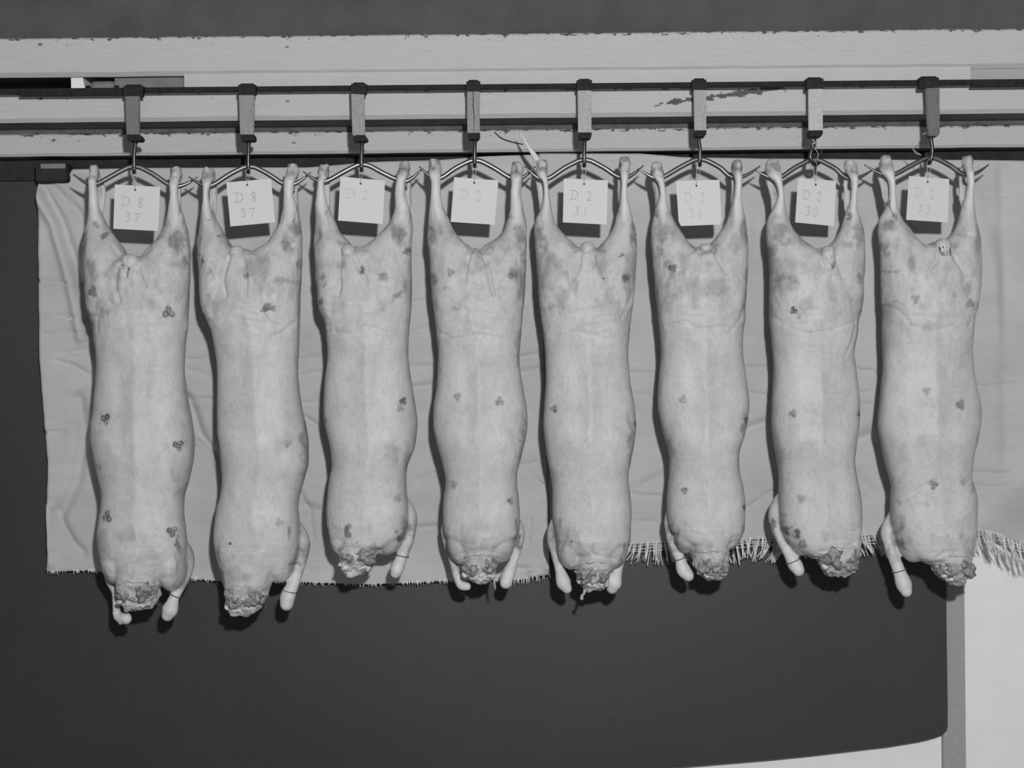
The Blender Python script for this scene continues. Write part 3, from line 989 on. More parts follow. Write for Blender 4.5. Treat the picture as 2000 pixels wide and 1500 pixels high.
C = []
C.append(dict(
    L=[(322, 178, 190), (330, 175, 193), (345, 176, 193), (360, 177, 192), (380, 178, 195), (405, 176, 197), (430, 172, 207), (450, 165, 217), (470, 162, 231), (490, 163, 246), (530, 165, 262)],
    R=[(326, 337, 353), (334, 334, 356), (348, 333, 355), (360, 333, 353), (380, 335, 351), (405, 331, 357), (430, 324, 363), (450, 316, 367), (470, 304, 369), (490, 284, 372), (530, 266, 371)],
    td=(15, 5), cr=(264, 499),
    T=[(540, 166, 369), (580, 167, 369), (620, 178, 368), (640, 183, 366), (690, 188, 361), (720, 189, 360), (760, 186, 363), (800, 183, 370), (830, 178, 375), (860, 178, 379), (880, 181, 378), (900, 185, 376), (940, 195, 368), (970, 200, 360), (1000, 196, 358), (1040, 191, 363), (1086, 195, 366), (1112, 200, 362)],
    lobes=[(232, 1095, 34, 46), (335, 1105, 32, 50)],
    neck=[(1070, 215, 350), (1110, 228, 325), (1138, 232, 314), (1160, 231, 315), (1176, 238, 304), (1190, 248, 288)],
    fl=[[(346, 1068, .015, 20), (358, 1090, .02, 19), (365, 1112, .015, 13), (355, 1138, .01, 12), (341, 1166, .0, 12), (333, 1190, -.005, 16), (328, 1201, -.005, 12)],
        [(215, 1100, .03, 20), (211, 1135, .03, 12), (219, 1160, .03, 8), (223, 1185, .02, 8), (229, 1205, .01, 9), (247, 1208, .0, 11)]],
    ties=[(339, 1163, 11, .35)], tail=(264, 517, 17, 18),
    gr=[[(246, 522), (242, 545), (241, 568), (249, 592)], [(283, 528), (290, 548), (297, 562)], [(215, 598), (225, 590), (240, 602), (247, 590)], [(210, 605), (203, 625), (200, 645)], [(240, 500), (232, 492), (225, 480)], [(292, 495), (300, 485)]],
    lean=[(172, 475, 9, 30, .8), (349, 475, 14, 30, .75), (195, 441, 8, 8, .6), (213, 463, 6, 6, .8), (366, 515, 6, 14, .7), (330, 440, 8, 9, .55), (318, 466, 14, 4, .5), (217, 610, 10, 14, .35), (312, 597, 10, 8, .35), (355, 1060, 6, 30, .6), (340, 1120, 22, 6, .4), (208, 600, 26, 60, .12), (207, 908, 12, 6, .3), (357, 930, 14, 45, .25)],
    ink=[(196, 573, 11), (340, 612, 12), (220, 817, 11), (358, 868, 10), (221, 1005, 12), (345, 1034, 10)],
    slash=[[(254, 520), (256, 529)], [(262, 518), (266, 533)], [(268, 518), (267, 530)], [(264, 535), (265, 545)]]))
C.append(dict(
    L=[(327, 400, 416), (335, 396, 421), (348, 396, 420), (360, 398, 416), (380, 399, 411), (405, 396, 415), (430, 392, 425), (450, 389, 435), (470, 385, 447), (490, 385, 461), (530, 389, 470)],
    R=[(321, 565, 580), (330, 560, 584), (346, 557, 582), (360, 556, 577), (380, 556, 575), (405, 554, 584), (430, 547, 587), (450, 537, 589), (470, 525, 590), (490, 496, 590), (530, 478, 589)],
    td=(15, 13), cr=(472, 486),
    T=[(540, 392, 589), (580, 396, 587), (620, 403, 586), (650, 413, 585), (690, 421, 583), (720, 425, 582), (760, 426, 585), (800, 425, 591), (840, 425, 599), (870, 429, 602), (900, 432, 602), (940, 435, 593), (970, 430, 585), (990, 424, 582), (1010, 421, 584), (1050, 419, 585), (1090, 424, 582), (1112, 429, 578)],
    lobes=[(458, 1085, 32, 48), (545, 1085, 34, 54)],
    neck=[(1070, 425, 560), (1110, 437, 540), (1138, 441, 532), (1160, 442, 523), (1180, 444, 512), (1198, 452, 496)],
    fl=[[(572, 1040, .02, 21), (583, 1063, .02, 21), (587, 1084, .02, 17), (582, 1106, .015, 15), (574, 1136, .01, 14), (563, 1162, .0, 15), (560, 1180, .0, 13)],
        [(440, 1110, .04, 16), (440, 1150, .04, 8), (444, 1165, .04, 6)]],
    ties=[(571, 1155, 13, .2)], tail=(469, 498, 14, 15),
    gr=[[(456, 505), (450, 530), (446, 552), (452, 578)], [(482, 500), (487, 520), (492, 545), (490, 578)], [(520, 598), (522, 615), (535, 630), (550, 640)], [(540, 660), (560, 650), (580, 630)], [(425, 545), (418, 530)], [(455, 480), (440, 472)]],
    lean=[(392, 478, 8, 35, .75), (405, 510, 4, 13, .9), (432, 463, 7, 4, .8), (566, 480, 13, 24, .55), (578, 450, 10, 18, .6), (549, 430, 5, 7, .8), (578, 432, 4, 8, .7), (530, 603, 8, 10, .95), (542, 604, 7, 5, .8), (560, 552, 26, 7, .45), (590, 515, 8, 18, .5), (420, 533, 5, 8, .5), (493, 543, 4, 8, .7), (565, 860, 16, 20, .2), (598, 870, 6, 70, .4), (588, 1075, 8, 24, .5), (577, 1100, 9, 8, .9), (415, 432, 5, 4, .7)],
    ink=[(563, 482, 9, .45), (569, 864, 7, .5), (553, 1016, 8, .5), (459, 1056, 3, 1)],
    slash=[[(476, 487), (477, 489)]]))
C.append(dict(
    L=[(322, 627, 641), (330, 622, 645), (346, 621, 642), (360, 621, 636), (380, 619, 638), (405, 616, 644), (430, 616, 655), (450, 614, 663), (470, 612, 681), (490, 614, 695), (530, 617, 700)],
    R=[(316, 783, 799), (326, 779, 802), (344, 776, 799), (360, 774, 792), (380, 772, 793), (405, 771, 801), (430, 762, 806), (450, 746, 807), (470, 726, 805), (490, 700, 804), (530, 692, 805)],
    td=(13, 17), cr=(697, 480),
    T=[(540, 616, 805), (580, 623, 804), (610, 631, 802), (650, 637, 799), (690, 640, 797), (720, 637, 800), (760, 633, 806), (800, 632, 813), (825, 634, 816), (860, 642, 813), (880, 646, 808), (910, 649, 796), (930, 645, 793), (960, 641, 794), (1000, 638, 798), (1040, 641, 795), (1070, 649, 790), (1082, 656, 780)],
    lobes=[(670, 1040, 28, 44), (752, 1040, 38, 44)],
    neck=[(1020, 645, 770), (1055, 662, 744), (1086, 665, 734), (1105, 666, 727), (1120, 672, 714)],
    fl=[[(782, 988, .02, 20), (793, 1010, .02, 21), (797, 1033, .02, 18), (793, 1060, .015, 16), (784, 1088, .01, 13), (776, 1110, .0, 14), (773, 1119, .0, 12)],
        [(665, 1060, .05, 14), (670, 1095, .05, 8), (672, 1108, .05, 8)]],
    ties=[(784, 1086, 12, .2)], tail=(684, 497, 14, 16),
    gr=[[(671, 512), (669, 535), (671, 562), (668, 578)], [(689, 478), (697, 500), (708, 530), (722, 552)], [(680, 1045), (668, 1060), (664, 1072)], [(728, 1050), (738, 1066), (750, 1078)], [(660, 650), (690, 655), (720, 640), (760, 650)], [(775, 590), (790, 575)]],
    lean=[(625, 468, 8, 25, .6), (640, 420, 6, 7, .6), (782, 458, 14, 24, .8), (796, 492, 8, 9, .85), (636, 545, 5, 7, .7), (641, 562, 4, 6, .6), (711, 531, 3, 8, .95), (752, 545, 10, 6, .6), (783, 580, 10, 7, .6), (629, 592, 4, 9, .9), (672, 480, 12, 6, .5), (798, 900, 8, 45, .4), (770, 885, 10, 30, .3), (684, 1030, 6, 12, .95), (682, 1042, 8, 4, .7), (702, 1053, 4, 2, .9), (674, 1058, 5, 3, .6), (795, 1030, 10, 20, .6), (788, 1050, 9, 10, .9), (775, 1036, 4, 5, .7), (642, 1045, 4, 14, .6), (637, 820, 3, 8, .7)],
    ink=[(790, 783, 7), (785, 797, 7, .5), (780, 970, 7, .5), (684, 499, 3, .8)],
    slash=[[(690, 483), (694, 494)]]))
C.append(dict(
    L=[(312, 840, 857), (321, 836, 861), (342, 838, 862), (360, 843, 861), (380, 842, 862), (405, 839, 867), (430, 836, 879), (450, 835, 887), (470, 835, 904), (490, 837, 928), (530, 840, 935)],
    R=[(317, 1002, 1018), (326, 998, 1022), (346, 998, 1021), (360, 999, 1017), (380, 997, 1016), (405, 996, 1022), (430, 990, 1027), (450, 983, 1029), (470, 963, 1029), (490, 934, 1028), (530, 928, 1027)],
    td=(-6, 8), cr=(931, 484),
    T=[(540, 841, 1027), (580, 844, 1025), (620, 849, 1021), (660, 853, 1018), (690, 855, 1015), (720, 854, 1016), (760, 851, 1022), (800, 846, 1029), (830, 846, 1030), (860, 852, 1026), (900, 862, 1017), (930, 869, 1010), (945, 870, 1010), (970, 866, 1014), (1000, 865, 1016), (1040, 867, 1013), (1070, 876, 1008), (1090, 886, 990)],
    lobes=[(900, 1055, 28, 46), (975, 1055, 30, 46)],
    neck=[(1040, 880, 1000), (1070, 899, 975), (1090, 904, 971), (1115, 904, 971), (1127, 912, 960), (1137, 924, 948)],
    fl=[[(872, 1030, .04, 12), (872, 1060, .035, 10), (878, 1085, .03, 8), (888, 1110, .02, 10), (894, 1132, .015, 9), (901, 1144, .01, 9), (912, 1146, .005, 8)],
        [(1002, 1018, .03, 14), (1011, 1042, .03, 15), (1011, 1070, .025, 11), (1004, 1095, .02, 10), (994, 1120, .01, 14), (988, 1138, .0, 13)]],
    ties=[], tail=None,
    gr=[[(923, 488), (915, 515), (908, 552)], [(937, 486), (950, 515), (958, 548), (964, 578)], [(938, 486), (952, 500), (952, 518)], [(925, 562), (940, 566), (955, 560)], [(905, 640), (915, 610), (880, 590)], [(860, 650), (890, 665), (940, 655), (990, 665)], [(905, 1078), (935, 1066), (965, 1076)]],
    lean=[(846, 460, 10, 20, .8), (1014, 462, 11, 23, .65), (852, 548, 12, 12, .6), (875, 566, 8, 4, .5), (1010, 537, 12, 18, .55), (1021, 505, 4, 14, .6), (995, 427, 8, 5, .5), (955, 487, 9, 5, .4), (912, 487, 8, 5, .4), (850, 720, 9, 70, .25), (1014, 680, 7, 40, .4), (1020, 860, 6, 60, .4), (872, 1070, 7, 24, .6), (1013, 1060, 6, 20, .8), (893, 605, 6, 5, .4)],
    ink=[(882, 536, 8, .7), (1001, 538, 11, .7), (895, 775, 8, .7), (976, 783, 9, .8), (889, 943, 8, .5), (997, 975, 7, .8)],
    slash=[]))
C.append(dict(
    L=[(312, 1050, 1066), (321, 1047, 1070), (342, 1048, 1070), (360, 1060, 1071), (380, 1061, 1073), (405, 1058, 1077), (430, 1046, 1083), (450, 1043, 1096), (470, 1043, 1116), (490, 1045, 1134), (530, 1048, 1142)],
    R=[(308, 1212, 1226), (318, 1209, 1229), (342, 1210, 1227), (360, 1212, 1225), (380, 1211, 1224), (405, 1207, 1231), (430, 1201, 1237), (450, 1195, 1242), (470, 1181, 1244), (490, 1164, 1244), (530, 1150, 1242)],
    td=(-14, -9), cr=(1147, 482), wide=0,
    T=[(540, 1049, 1242), (580, 1052, 1238), (620, 1057, 1233), (660, 1062, 1229), (690, 1065, 1227), (720, 1066, 1229), (760, 1064, 1234), (800, 1062, 1240), (830, 1061, 1242), (860, 1064, 1239), (900, 1070, 1232), (930, 1076, 1227), (960, 1079, 1230), (1000, 1079, 1233), (1030, 1082, 1232), (1055, 1085, 1231), (1080, 1090, 1226), (1098, 1098, 1212)],
    lobes=[(1116, 1065, 30, 47), (1195, 1062, 32, 48)],
    neck=[(1050, 1095, 1215), (1080, 1122, 1200), (1099, 1125, 1199), (1125, 1127, 1191), (1140, 1132, 1186), (1151, 1144, 1172)],
    fl=[[(1094, 1022, .03, 18), (1087, 1044, .03, 19), (1083, 1065, .03, 15), (1086, 1090, .025, 9), (1094, 1115, .015, 11), (1101, 1138, .005, 15), (1108, 1150, .0, 10)],
        [(1215, 1060, .05, 14), (1213, 1095, .04, 10), (1205, 1118, .02, 13), (1199, 1140, .01, 16), (1196, 1150, .01, 12)]],
    ties=[], tail=(1146, 489, 14, 14),
    gr=[[(1131, 500), (1128, 525), (1117, 548)], [(1161, 500), (1168, 522), (1178, 540), (1181, 555)], [(1130, 480), (1118, 468), (1105, 462)], [(1146, 1066), (1160, 1080)], [(1080, 600), (1110, 615), (1160, 605)], [(1080, 660), (1130, 650), (1190, 665)], [(1210, 625), (1225, 595), (1232, 575)], [(1126, 1085), (1160, 1077), (1198, 1088)], [(1092, 1075), (1098, 1055), (1104, 1045)]],
    lean=[(1053, 462, 10, 20, .7), (1060, 487, 6, 10, .5), (1233, 462, 9, 22, .7), (1222, 545, 8, 12, .7), (1213, 504, 7, 4, .8), (1060, 545, 12, 18, .4), (1177, 551, 3, 4, .95), (1120, 486, 8, 6, .4), (1172, 488, 9, 5, .4), (1073, 600, 5, 10, .5), (1228, 870, 6, 60, .45), (1085, 925, 12, 20, .2), (1082, 1045, 6, 26, .6), (1228, 1060, 4, 12, .7), (1237, 832, 3, 10, .6), (1055, 420, 6, 3, .5), (1092, 1060, 5, 14, .4)],
    ink=[(1218, 547, 8, .8), (1081, 798, 7, .8), (1140, 491, 2, .6), (1157, 491, 2, .7), (1239, 826, 4, .8), (1114, 1052, 2, 1)],
    slash=[[(1138, 484), (1139, 492)], [(1148, 482), (1148, 494)], [(1155, 484), (1154, 492)]]))
C.append(dict(
    L=[(317, 1274, 1290), (325, 1270, 1294), (344, 1272, 1295), (360, 1283, 1297), (380, 1286, 1300), (405, 1279, 1304), (430, 1274, 1316), (450, 1272, 1328), (470, 1272, 1343), (490, 1274, 1362), (530, 1277, 1370)],
    R=[(312, 1431, 1446), (322, 1428, 1449), (344, 1431, 1448), (360, 1434, 1447), (380, 1432, 1446), (405, 1425, 1450), (430, 1419, 1456), (450, 1408, 1460), (470, 1392, 1461), (490, 1373, 1461), (530, 1368, 1460)],
    td=(-11, -8), cr=(1371, 482),
    T=[(540, 1278, 1459), (580, 1281, 1456), (620, 1285, 1454), (650, 1289, 1451), (690, 1291, 1450), (720, 1289, 1454), (750, 1286, 1459), (785, 1285, 1462), (820, 1289, 1460), (850, 1296, 1454), (890, 1306, 1443), (920, 1308, 1444), (950, 1305, 1451), (980, 1303, 1454), (1010, 1304, 1454), (1035, 1309, 1453), (1055, 1317, 1448), (1070, 1324, 1438)],
    lobes=[(1342, 1035, 28, 47), (1420, 1030, 30, 44)],
    neck=[(1030, 1320, 1440), (1060, 1347, 1422), (1091, 1351, 1421), (1108, 1356, 1418), (1120, 1364, 1412), (1130, 1380, 1404)],
    fl=[[(1322, 1004, .03, 18), (1314, 1024, .03, 16), (1312, 1045, .03, 12), (1318, 1070, .02, 11), (1329, 1092, .01, 12), (1335, 1113, .005, 14), (1345, 1125, .0, 11)],
        [(1420, 1060, .045, 10), (1424, 1090, .045, 6)]],
    ties=[(1327, 1092, 12, -.3)], tail=(1374, 488, 13, 9),
    gr=[[(1361, 495), (1357, 520), (1352, 545)], [(1389, 490), (1396, 510), (1411, 537)], [(1362, 498), (1374, 496), (1388, 492)], [(1338, 545), (1345, 530)], [(1300, 640), (1330, 630), (1360, 645), (1410, 640)], [(1420, 650), (1440, 625), (1450, 600)], [(1314, 1050), (1318, 1035), (1330, 1020)], [(1417, 1065), (1424, 1045)], [(1352, 1075), (1340, 1085)]],
    lean=[(1290, 460, 12, 22, .7), (1450, 455, 11, 26, .65), (1281, 420, 5, 9, .8), (1286, 495, 7, 18, .5), (1307, 420, 8, 6, .5), (1425, 420, 11, 5, .5), (1456, 540, 5, 18, .5), (1355, 485, 8, 6, .45), (1392, 482, 12, 8, .45), (1304, 880, 10, 30, .35), (1447, 830, 4, 24, .6), (1441, 890, 4, 20, .5), (1308, 1040, 6, 24, .7), (1325, 1058, 8, 5, .6), (1338, 1068, 12, 6, .5), (1425, 1062, 8, 6, .5), (1448, 1030, 4, 12, .5), (1305, 550, 10, 5, .3)],
    ink=[(1309, 528, 8, 1), (1306, 543, 6, .4), (1328, 780, 8, .45), (1451, 819, 5, .9), (1331, 955, 6, .8), (1449, 989, 5, .9)],
    slash=[]))
C.append(dict(
    L=[(312, 1499, 1517), (322, 1494, 1522), (344, 1496, 1525), (360, 1511, 1526), (380, 1517, 1528), (405, 1510, 1531), (430, 1498, 1540), (450, 1496, 1551), (470, 1497, 1569), (490, 1501, 1594), (530, 1503, 1603)],
    R=[(314, 1651, 1669), (322, 1647, 1673), (344, 1654, 1673), (360, 1660, 1672), (380, 1659, 1671), (405, 1654, 1672), (430, 1647, 1680), (450, 1641, 1686), (470, 1628, 1688), (490, 1610, 1688), (530, 1603, 1687)],
    td=(-14, -13), cr=(1606, 484),
    T=[(540, 1503, 1686), (580, 1503, 1684), (620, 1503, 1678), (650, 1506, 1674), (690, 1509, 1668), (720, 1511, 1671), (760, 1509, 1676), (790, 1507, 1679), (820, 1507, 1678), (860, 1511, 1673), (900, 1518, 1668), (940, 1522, 1675), (970, 1521, 1680), (1010, 1522, 1683), (1035, 1526, 1681), (1055, 1534, 1678), (1075, 1546, 1668)],
    lobes=[(1568, 1038, 32, 48), (1650, 1025, 32, 44)],
    neck=[(1030, 1560, 1680), (1060, 1592, 1678), (1086, 1594, 1672), (1105, 1599, 1669), (1117, 1608, 1658), (1124, 1622, 1646)],
    fl=[[(1530, 984, .03, 18), (1521, 1006, .03, 18), (1520, 1030, .03, 15), (1527, 1056, .02, 11), (1540, 1080, .01, 12), (1553, 1102, .005, 15), (1560, 1114, .0, 12)],
        [(1668, 1040, .045, 12), (1666, 1070, .045, 6)]],
    ties=[(1550, 1096, 13, -.35)], tail=(1609, 504, 14, 20),
    gr=[[(1594, 490), (1592, 512), (1597, 525), (1583, 546)], [(1623, 500), (1627, 520), (1634, 545)], [(1597, 524), (1608, 527), (1620, 524)], [(1612, 540), (1614, 560)], [(1530, 640), (1570, 655), (1620, 645), (1660, 630)], [(1640, 700), (1655, 670), (1665, 630)], [(1625, 1063), (1645, 1060), (1662, 1052)], [(1670, 1055), (1678, 1040)], [(1594, 1072), (1615, 1066)], [(1502, 600), (1506, 620), (1518, 632)]],
    lean=[(1518, 460, 14, 20, .65), (1530, 478, 8, 8, .5), (1505, 498, 7, 18, .55), (1525, 548, 20, 7, .65), (1540, 556, 8, 5, .6), (1508, 425, 4, 9, .5), (1672, 462, 9, 28, .6), (1654, 424, 7, 8, .8), (1648, 480, 16, 8, .4), (1672, 545, 7, 12, .6), (1545, 520, 12, 8, .25), (1682, 580, 3, 16, .6), (1518, 893, 10, 22, .3), (1513, 1025, 7, 9, .95), (1535, 1035, 6, 14, .8), (1550, 1040, 7, 9, .9), (1558, 1056, 7, 12, .8), (1672, 806, 4, 6, .9), (1670, 920, 4, 20, .5), (1676, 955, 3, 9, .8), (1671, 1042, 4, 10, .7), (1515, 425, 5, 4, .6)],
    ink=[(1540, 609, 7, 1), (1550, 620, 5, .4), (1539, 807, 7, .9), (1671, 808, 5, .8), (1555, 970, 8, .6)],
    slash=[[(1613, 520), (1615, 530)], [(1618, 516), (1618, 526)]]))
C.append(dict(
    L=[(304, 1724, 1736), (313, 1718, 1741), (335, 1717, 1744), (360, 1732, 1745), (380, 1733, 1746), (405, 1728, 1752), (430, 1716, 1764), (450, 1714, 1780), (470, 1716, 1796), (490, 1718, 1816), (530, 1720, 1828)],
    R=[(304, 1880, 1896), (313, 1877, 1899), (340, 1882, 1898), (360, 1885, 1898), (380, 1882, 1897), (405, 1876, 1901), (430, 1871, 1907), (450, 1862, 1911), (470, 1846, 1914), (490, 1842, 1915), (530, 1836, 1914)],
    td=(-14, -13), cr=(1833, 472),
    T=[(540, 1720, 1914), (580, 1721, 1908), (620, 1723, 1902), (660, 1724, 1899), (690, 1725, 1898), (720, 1725, 1901), (760, 1721, 1907), (800, 1717, 1914), (830, 1716, 1912), (860, 1720, 1907), (900, 1728, 1898), (935, 1739, 1896), (955, 1743, 1903), (980, 1740, 1906), (1010, 1740, 1906), (1040, 1746, 1905), (1065, 1756, 1902), (1085, 1768, 1894)],
    lobes=[(1784, 1050, 32, 48), (1868, 1040, 36, 48)],
    neck=[(1040, 1775, 1900), (1070, 1808, 1895), (1090, 1816, 1892), (1112, 1821, 1892), (1128, 1838, 1888), (1140, 1856, 1876)],
    fl=[[(1756, 1010, .03, 16), (1739, 1038, .03, 14), (1740, 1062, .02, 13), (1749, 1090, .015, 14), (1758, 1116, .01, 14), (1766, 1142, .005, 16), (1770, 1155, .0, 12)],
        [(1900, 1040, .05, 16), (1907, 1068, .04, 10), (1911, 1078, .04, 7)]],
    ties=[(1758, 1115, 14, -.25)], tail=(1833, 487, 16, 19),
    gr=[[(1818, 490), (1817, 508), (1801, 530), (1796, 545)], [(1848, 500), (1857, 518), (1870, 540)], [(1723, 598), (1740, 605), (1752, 620)], [(1755, 620), (1765, 640), (1795, 645)], [(1800, 650), (1840, 640), (1880, 655)], [(1880, 640), (1893, 610)], [(1745, 940), (1752, 915), (1760, 900)], [(1770, 960), (1790, 945), (1810, 935)], [(1813, 1085), (1830, 1072), (1850, 1072)], [(1815, 480), (1800, 470), (1790, 458)], [(1865, 455), (1885, 462)]],
    lean=[(1730, 442, 14, 16, .7), (1743, 425, 9, 7, .7), (1724, 490, 8, 18, .5), (1905, 455, 7, 20, .4), (1735, 531, 14, 5, .45), (1808, 468, 8, 8, .5), (1750, 895, 12, 14, .25), (1900, 880, 6, 40, .3), (1746, 1045, 5, 20, .5), (1757, 1062, 8, 10, .7), (1742, 590, 5, 5, .4), (1888, 600, 6, 10, .3), (1890, 950, 7, 12, .4), (1745, 980, 5, 7, .5), (1790, 980, 14, 6, .25), (1865, 935, 10, 10, .25), (1740, 1075, 5, 12, .5), (1795, 640, 10, 10, .25), (1730, 610, 9, 25, .25)],
    ink=[(1773, 587, 9, .7), (1880, 595, 9, .7), (1795, 764, 8, .6), (1860, 790, 10, .8), (1807, 943, 9, .8), (1866, 940, 6, .3)],
    slash=[[(1822, 486), (1826, 502)], [(1829, 484), (1830, 503)], [(1836, 484), (1836, 503)], [(1842, 488), (1843, 502)], [(1724, 392), (1731, 402)], [(1731, 402), (1736, 415)], [(1736, 415), (1741, 425)], [(1733, 395), (1731, 402)]]))

CARC_LABEL = [
    'dressed lamb carcass farthest left, bold ink stamps down both sides, tag D 8 37',
    'dressed lamb carcass under the tilted tag, dark gash on its right flank',
    'shortest dressed lamb carcass, dark smear above its neck, third in the row',
    'dressed lamb carcass fourth in the row, both forelegs showing and no tail stump',
    'dressed lamb carcass hanging under the tag marked 31, both knuckles showing beside the neck',
    'dressed lamb carcass sixth in the row with one dark round stamp on its left haunch',
    'dressed lamb carcass under the narrow turned tag, dark holes at its left shoulder',
    'dressed lamb carcass farthest right, dark slashes on its tail stump, neck twisted to one side']


def fuse(mb, voxel, iters):
    """one closed surface from overlapping shells"""
    t = mesh_obj('tmp', mb.v, mb.f, M['fat'])
    m1 = t.modifiers.new('r', 'REMESH'); m1.mode = 'VOXEL'; m1.voxel_size = voxel
    m2 = t.modifiers.new('s', 'SMOOTH'); m2.factor = .5; m2.iterations = iters
    d = bpy.context.evaluated_depsgraph_get(); d.update()
    e = bpy.data.meshes.new_from_object(t.evaluated_get(d))
    bpy.data.objects.remove(t, do_unlink=True)
    v = np.empty(len(e.vertices) * 3); e.vertices.foreach_get('co', v)
    f = [list(p.vertices) for p in e.polygons]
    bpy.data.meshes.remove(e)
    return v.reshape(-1, 3), f


def build_carcass(i, c):
    rootp = P(c['cr'][0], c['cr'][1], YC)
    root = empty('lamb_carcass', rootp)
    mb = MB()
    # torso: closed dome at the crotch, then the measured outline
    crx, cry = c['cr']
    T = c['T']
    y0, l0, r0 = T[0]
    rows = [(cry + 1, crx - 10, crx + 10), (cry + 8, crx - 32, crx + 32), (cry + 22, l0 * .62 + crx * .38, r0 * .62 + crx * .38)] + \
           ([(y0 - 12, l0 + 3, r0 - 3)] if cry + 24 < y0 - 14 else []) + T
    lim = {6: 1060, 7: 1068, 0: 1096}.get(i, min(q[1] for q in c['lobes']) + 6)
    rows = [q for q in rows if q[0] <= lim]
    yb, lb, rb = rows[-1]
    cxb = (lb + rb) / 2
    rows += [(yb + 13, lb + (cxb - lb) * .16, rb - (rb - cxb) * .16), (yb + 27, lb + (cxb - lb) * .45, rb - (rb - cxb) * .45), (yb + 36, lb + (cxb - lb) * .75, rb - (rb - cxb) * .75)]
    fr = lambda y, hw: float(np.interp(y, DEPTH_Y, DEPTH_F)) * min(1.0, .35 + hw / 75.0)
    bk = lambda y, hw: float(np.interp(y, DEPTH_Y, DEPTH_B)) * min(1.0, .35 + hw / 75.0)
    loft(mb, rows, 44, 2.35, None, fr, bk)
    # hind legs
    for side, key in ((0, 'L'), (1, 'R')):
        rr = c[key]
        ytop = rr[0][0]
        rr = rr + [(600, rr[-1][1] + (6 if side == 0 else 30), rr[-1][2] - (30 if side == 0 else 6)), (640, rr[-1][1] + 30, rr[-1][2] - 30)]
        yk = ytop + 26         # below this the shank runs in front of the gambrel
        yo = lambda y, yk=yk: float(np.interp(y, [ytop, yk - 4, yk + 8, yk + 52, yk + 100], [-.002, -.005, -.0215, -.0205, 0]))
        f = lambda y, hw: float(np.interp(y, [ytop, yk - 4, yk + 8, yk + 52, 430, 470, 520, 560, 640], [.014, .020, .0115, .0125, .026, .046, .070, .080, .05]))
        bb = lambda y, hw: float(np.interp(y, [ytop, yk - 4, yk + 8, yk + 52, 430, 470, 520, 560, 640], [.012, .020, .0115, .0115, .030, .048, .062, .066, .05]))
        loft(mb, rr, 26, 2.1, yo, f, bb, 4.0)
        # tendon loop behind the gambrel
        cx = lambda yq: float(np.interp(yq, [q[0] for q in rr], [(q[1] + q[2]) / 2 for q in rr]))
        td = c['td'][side]
        pth = [(cx(ytop + 14), ytop + 12, .006), (cx(ytop + 24) + td * .35, ytop + 25, .017), (cx(ytop + 38) + td * .8, ytop + 42, .0185), (cx(ytop + 55) + td * .85, ytop + 60, .015), (cx(ytop + 80) + td * .6, ytop + 84, .006), (cx(ytop + 105), ytop + 112, 0)]
        sp = spline([tuple(P(a, b_, YC) + np.array([0, d, 0])) for a, b_, d in pth], 6)
        tt = np.linspace(0, 1, len(sp))
        mb.tube(sp, np.interp(tt, [0, .2, .5, .8, 1], [.011, .0075, .0058, .0075, .014]), 10)
        # thin skin webbing between shank and tendon
        if abs(td) >= 8:
            ya = ytop + (36 if side == 0 else 56)
            web = []
            for yy_ in np.linspace(ya, ytop + 118, 6):
                kx_ = float(np.interp(yy_, [ya, ya + 22, ytop + 90, ytop + 118], [.8, 1.0, .8, .4]))
                lo_, hi_ = sorted((cx(yy_) + td * kx_ + (4 if td > 0 else -4), cx(yy_)))
                web.append((yy_, lo_, hi_))
            loft(mb, web, 18, 2.0, lambda y: float(np.interp(y, [ya, ytop + 70, ytop + 118], [.0165, .010, -.004])), lambda y, hw: .0048, lambda y, hw: .0048, 4.0)
    # shoulders
    for (x, y, rx, ry) in c['lobes']:
        p = P(x, y, YC); mb.ball((p[0], p[1] - .004, p[2]), (rx * KX, .058, ry * KX), 26, 16)
    # neck
    nk = c['neck']
    fr2 = lambda y, hw: float(np.interp(y, [nk[0][0], nk[2][0], nk[-1][0]], [.070, .060, .026]))
    loft(mb, nk, 30, 2.4, lambda y: -.014, fr2, fr2, 4.0)
    # forelegs
    tcx = (T[-3][1] + T[-3][2]) / 2
    for leg in c['fl']:
        x0_, y0_, d0_, r0_ = leg[0]
        sg = 1 if x0_ < tcx else -1
        legx = [(x0_ + sg * 36, y0_ - 34, d0_ * .5, r0_ * .7), (x0_ + sg * 12, y0_ - 13, d0_ * .8, r0_ * .92)] + [(q[0], q[1], q[2], q[3] * (.88 if 1 < n_ < len(leg) - 2 else 1.0)) for n_, q in enumerate(leg)]
        sp = spline([tuple(P(x, y, YC) + np.array([0, d, 0])) + (r * KX,) for x, y, d, r in legx], 6)
        mb.tube(sp[:, :3], sp[:, 3], 16)
        e = sp[-1]; mb.ball(e[:3], (e[3], e[3], e[3]), 16, 10)
    tmp = mesh_obj('tmp', mb.v, mb.f, M['fat'])
    md = tmp.modifiers.new('r', 'REMESH'); md.mode = 'VOXEL'; md.voxel_size = .0031; md.adaptivity = 0.0
    sm = tmp.modifiers.new('s', 'SMOOTH'); sm.factor = .5; sm.iterations = 7
    dg = bpy.context.evaluated_depsgraph_get()
    dg.update()
    me = bpy.data.meshes.new_from_object(tmp.evaluated_get(dg))
    bpy.data.objects.remove(tmp, do_unlink=True)
    nv = len(me.vertices)
    V = np.empty(nv * 3); me.vertices.foreach_get('co', V); V = V.reshape(-1, 3)
    Nn = np.empty(nv * 3); me.vertices.foreach_get('normal', Nn); Nn = Nn.reshape(-1, 3)
    # pixel coordinates on the carcass plane (orthographic along Y)
    rel = V - CAM
    dpl = YC - CAM[1]
    px = 1000 + FPX * (rel[:, 0] * RV[0] + rel[:, 2] * RV[2]) / dpl
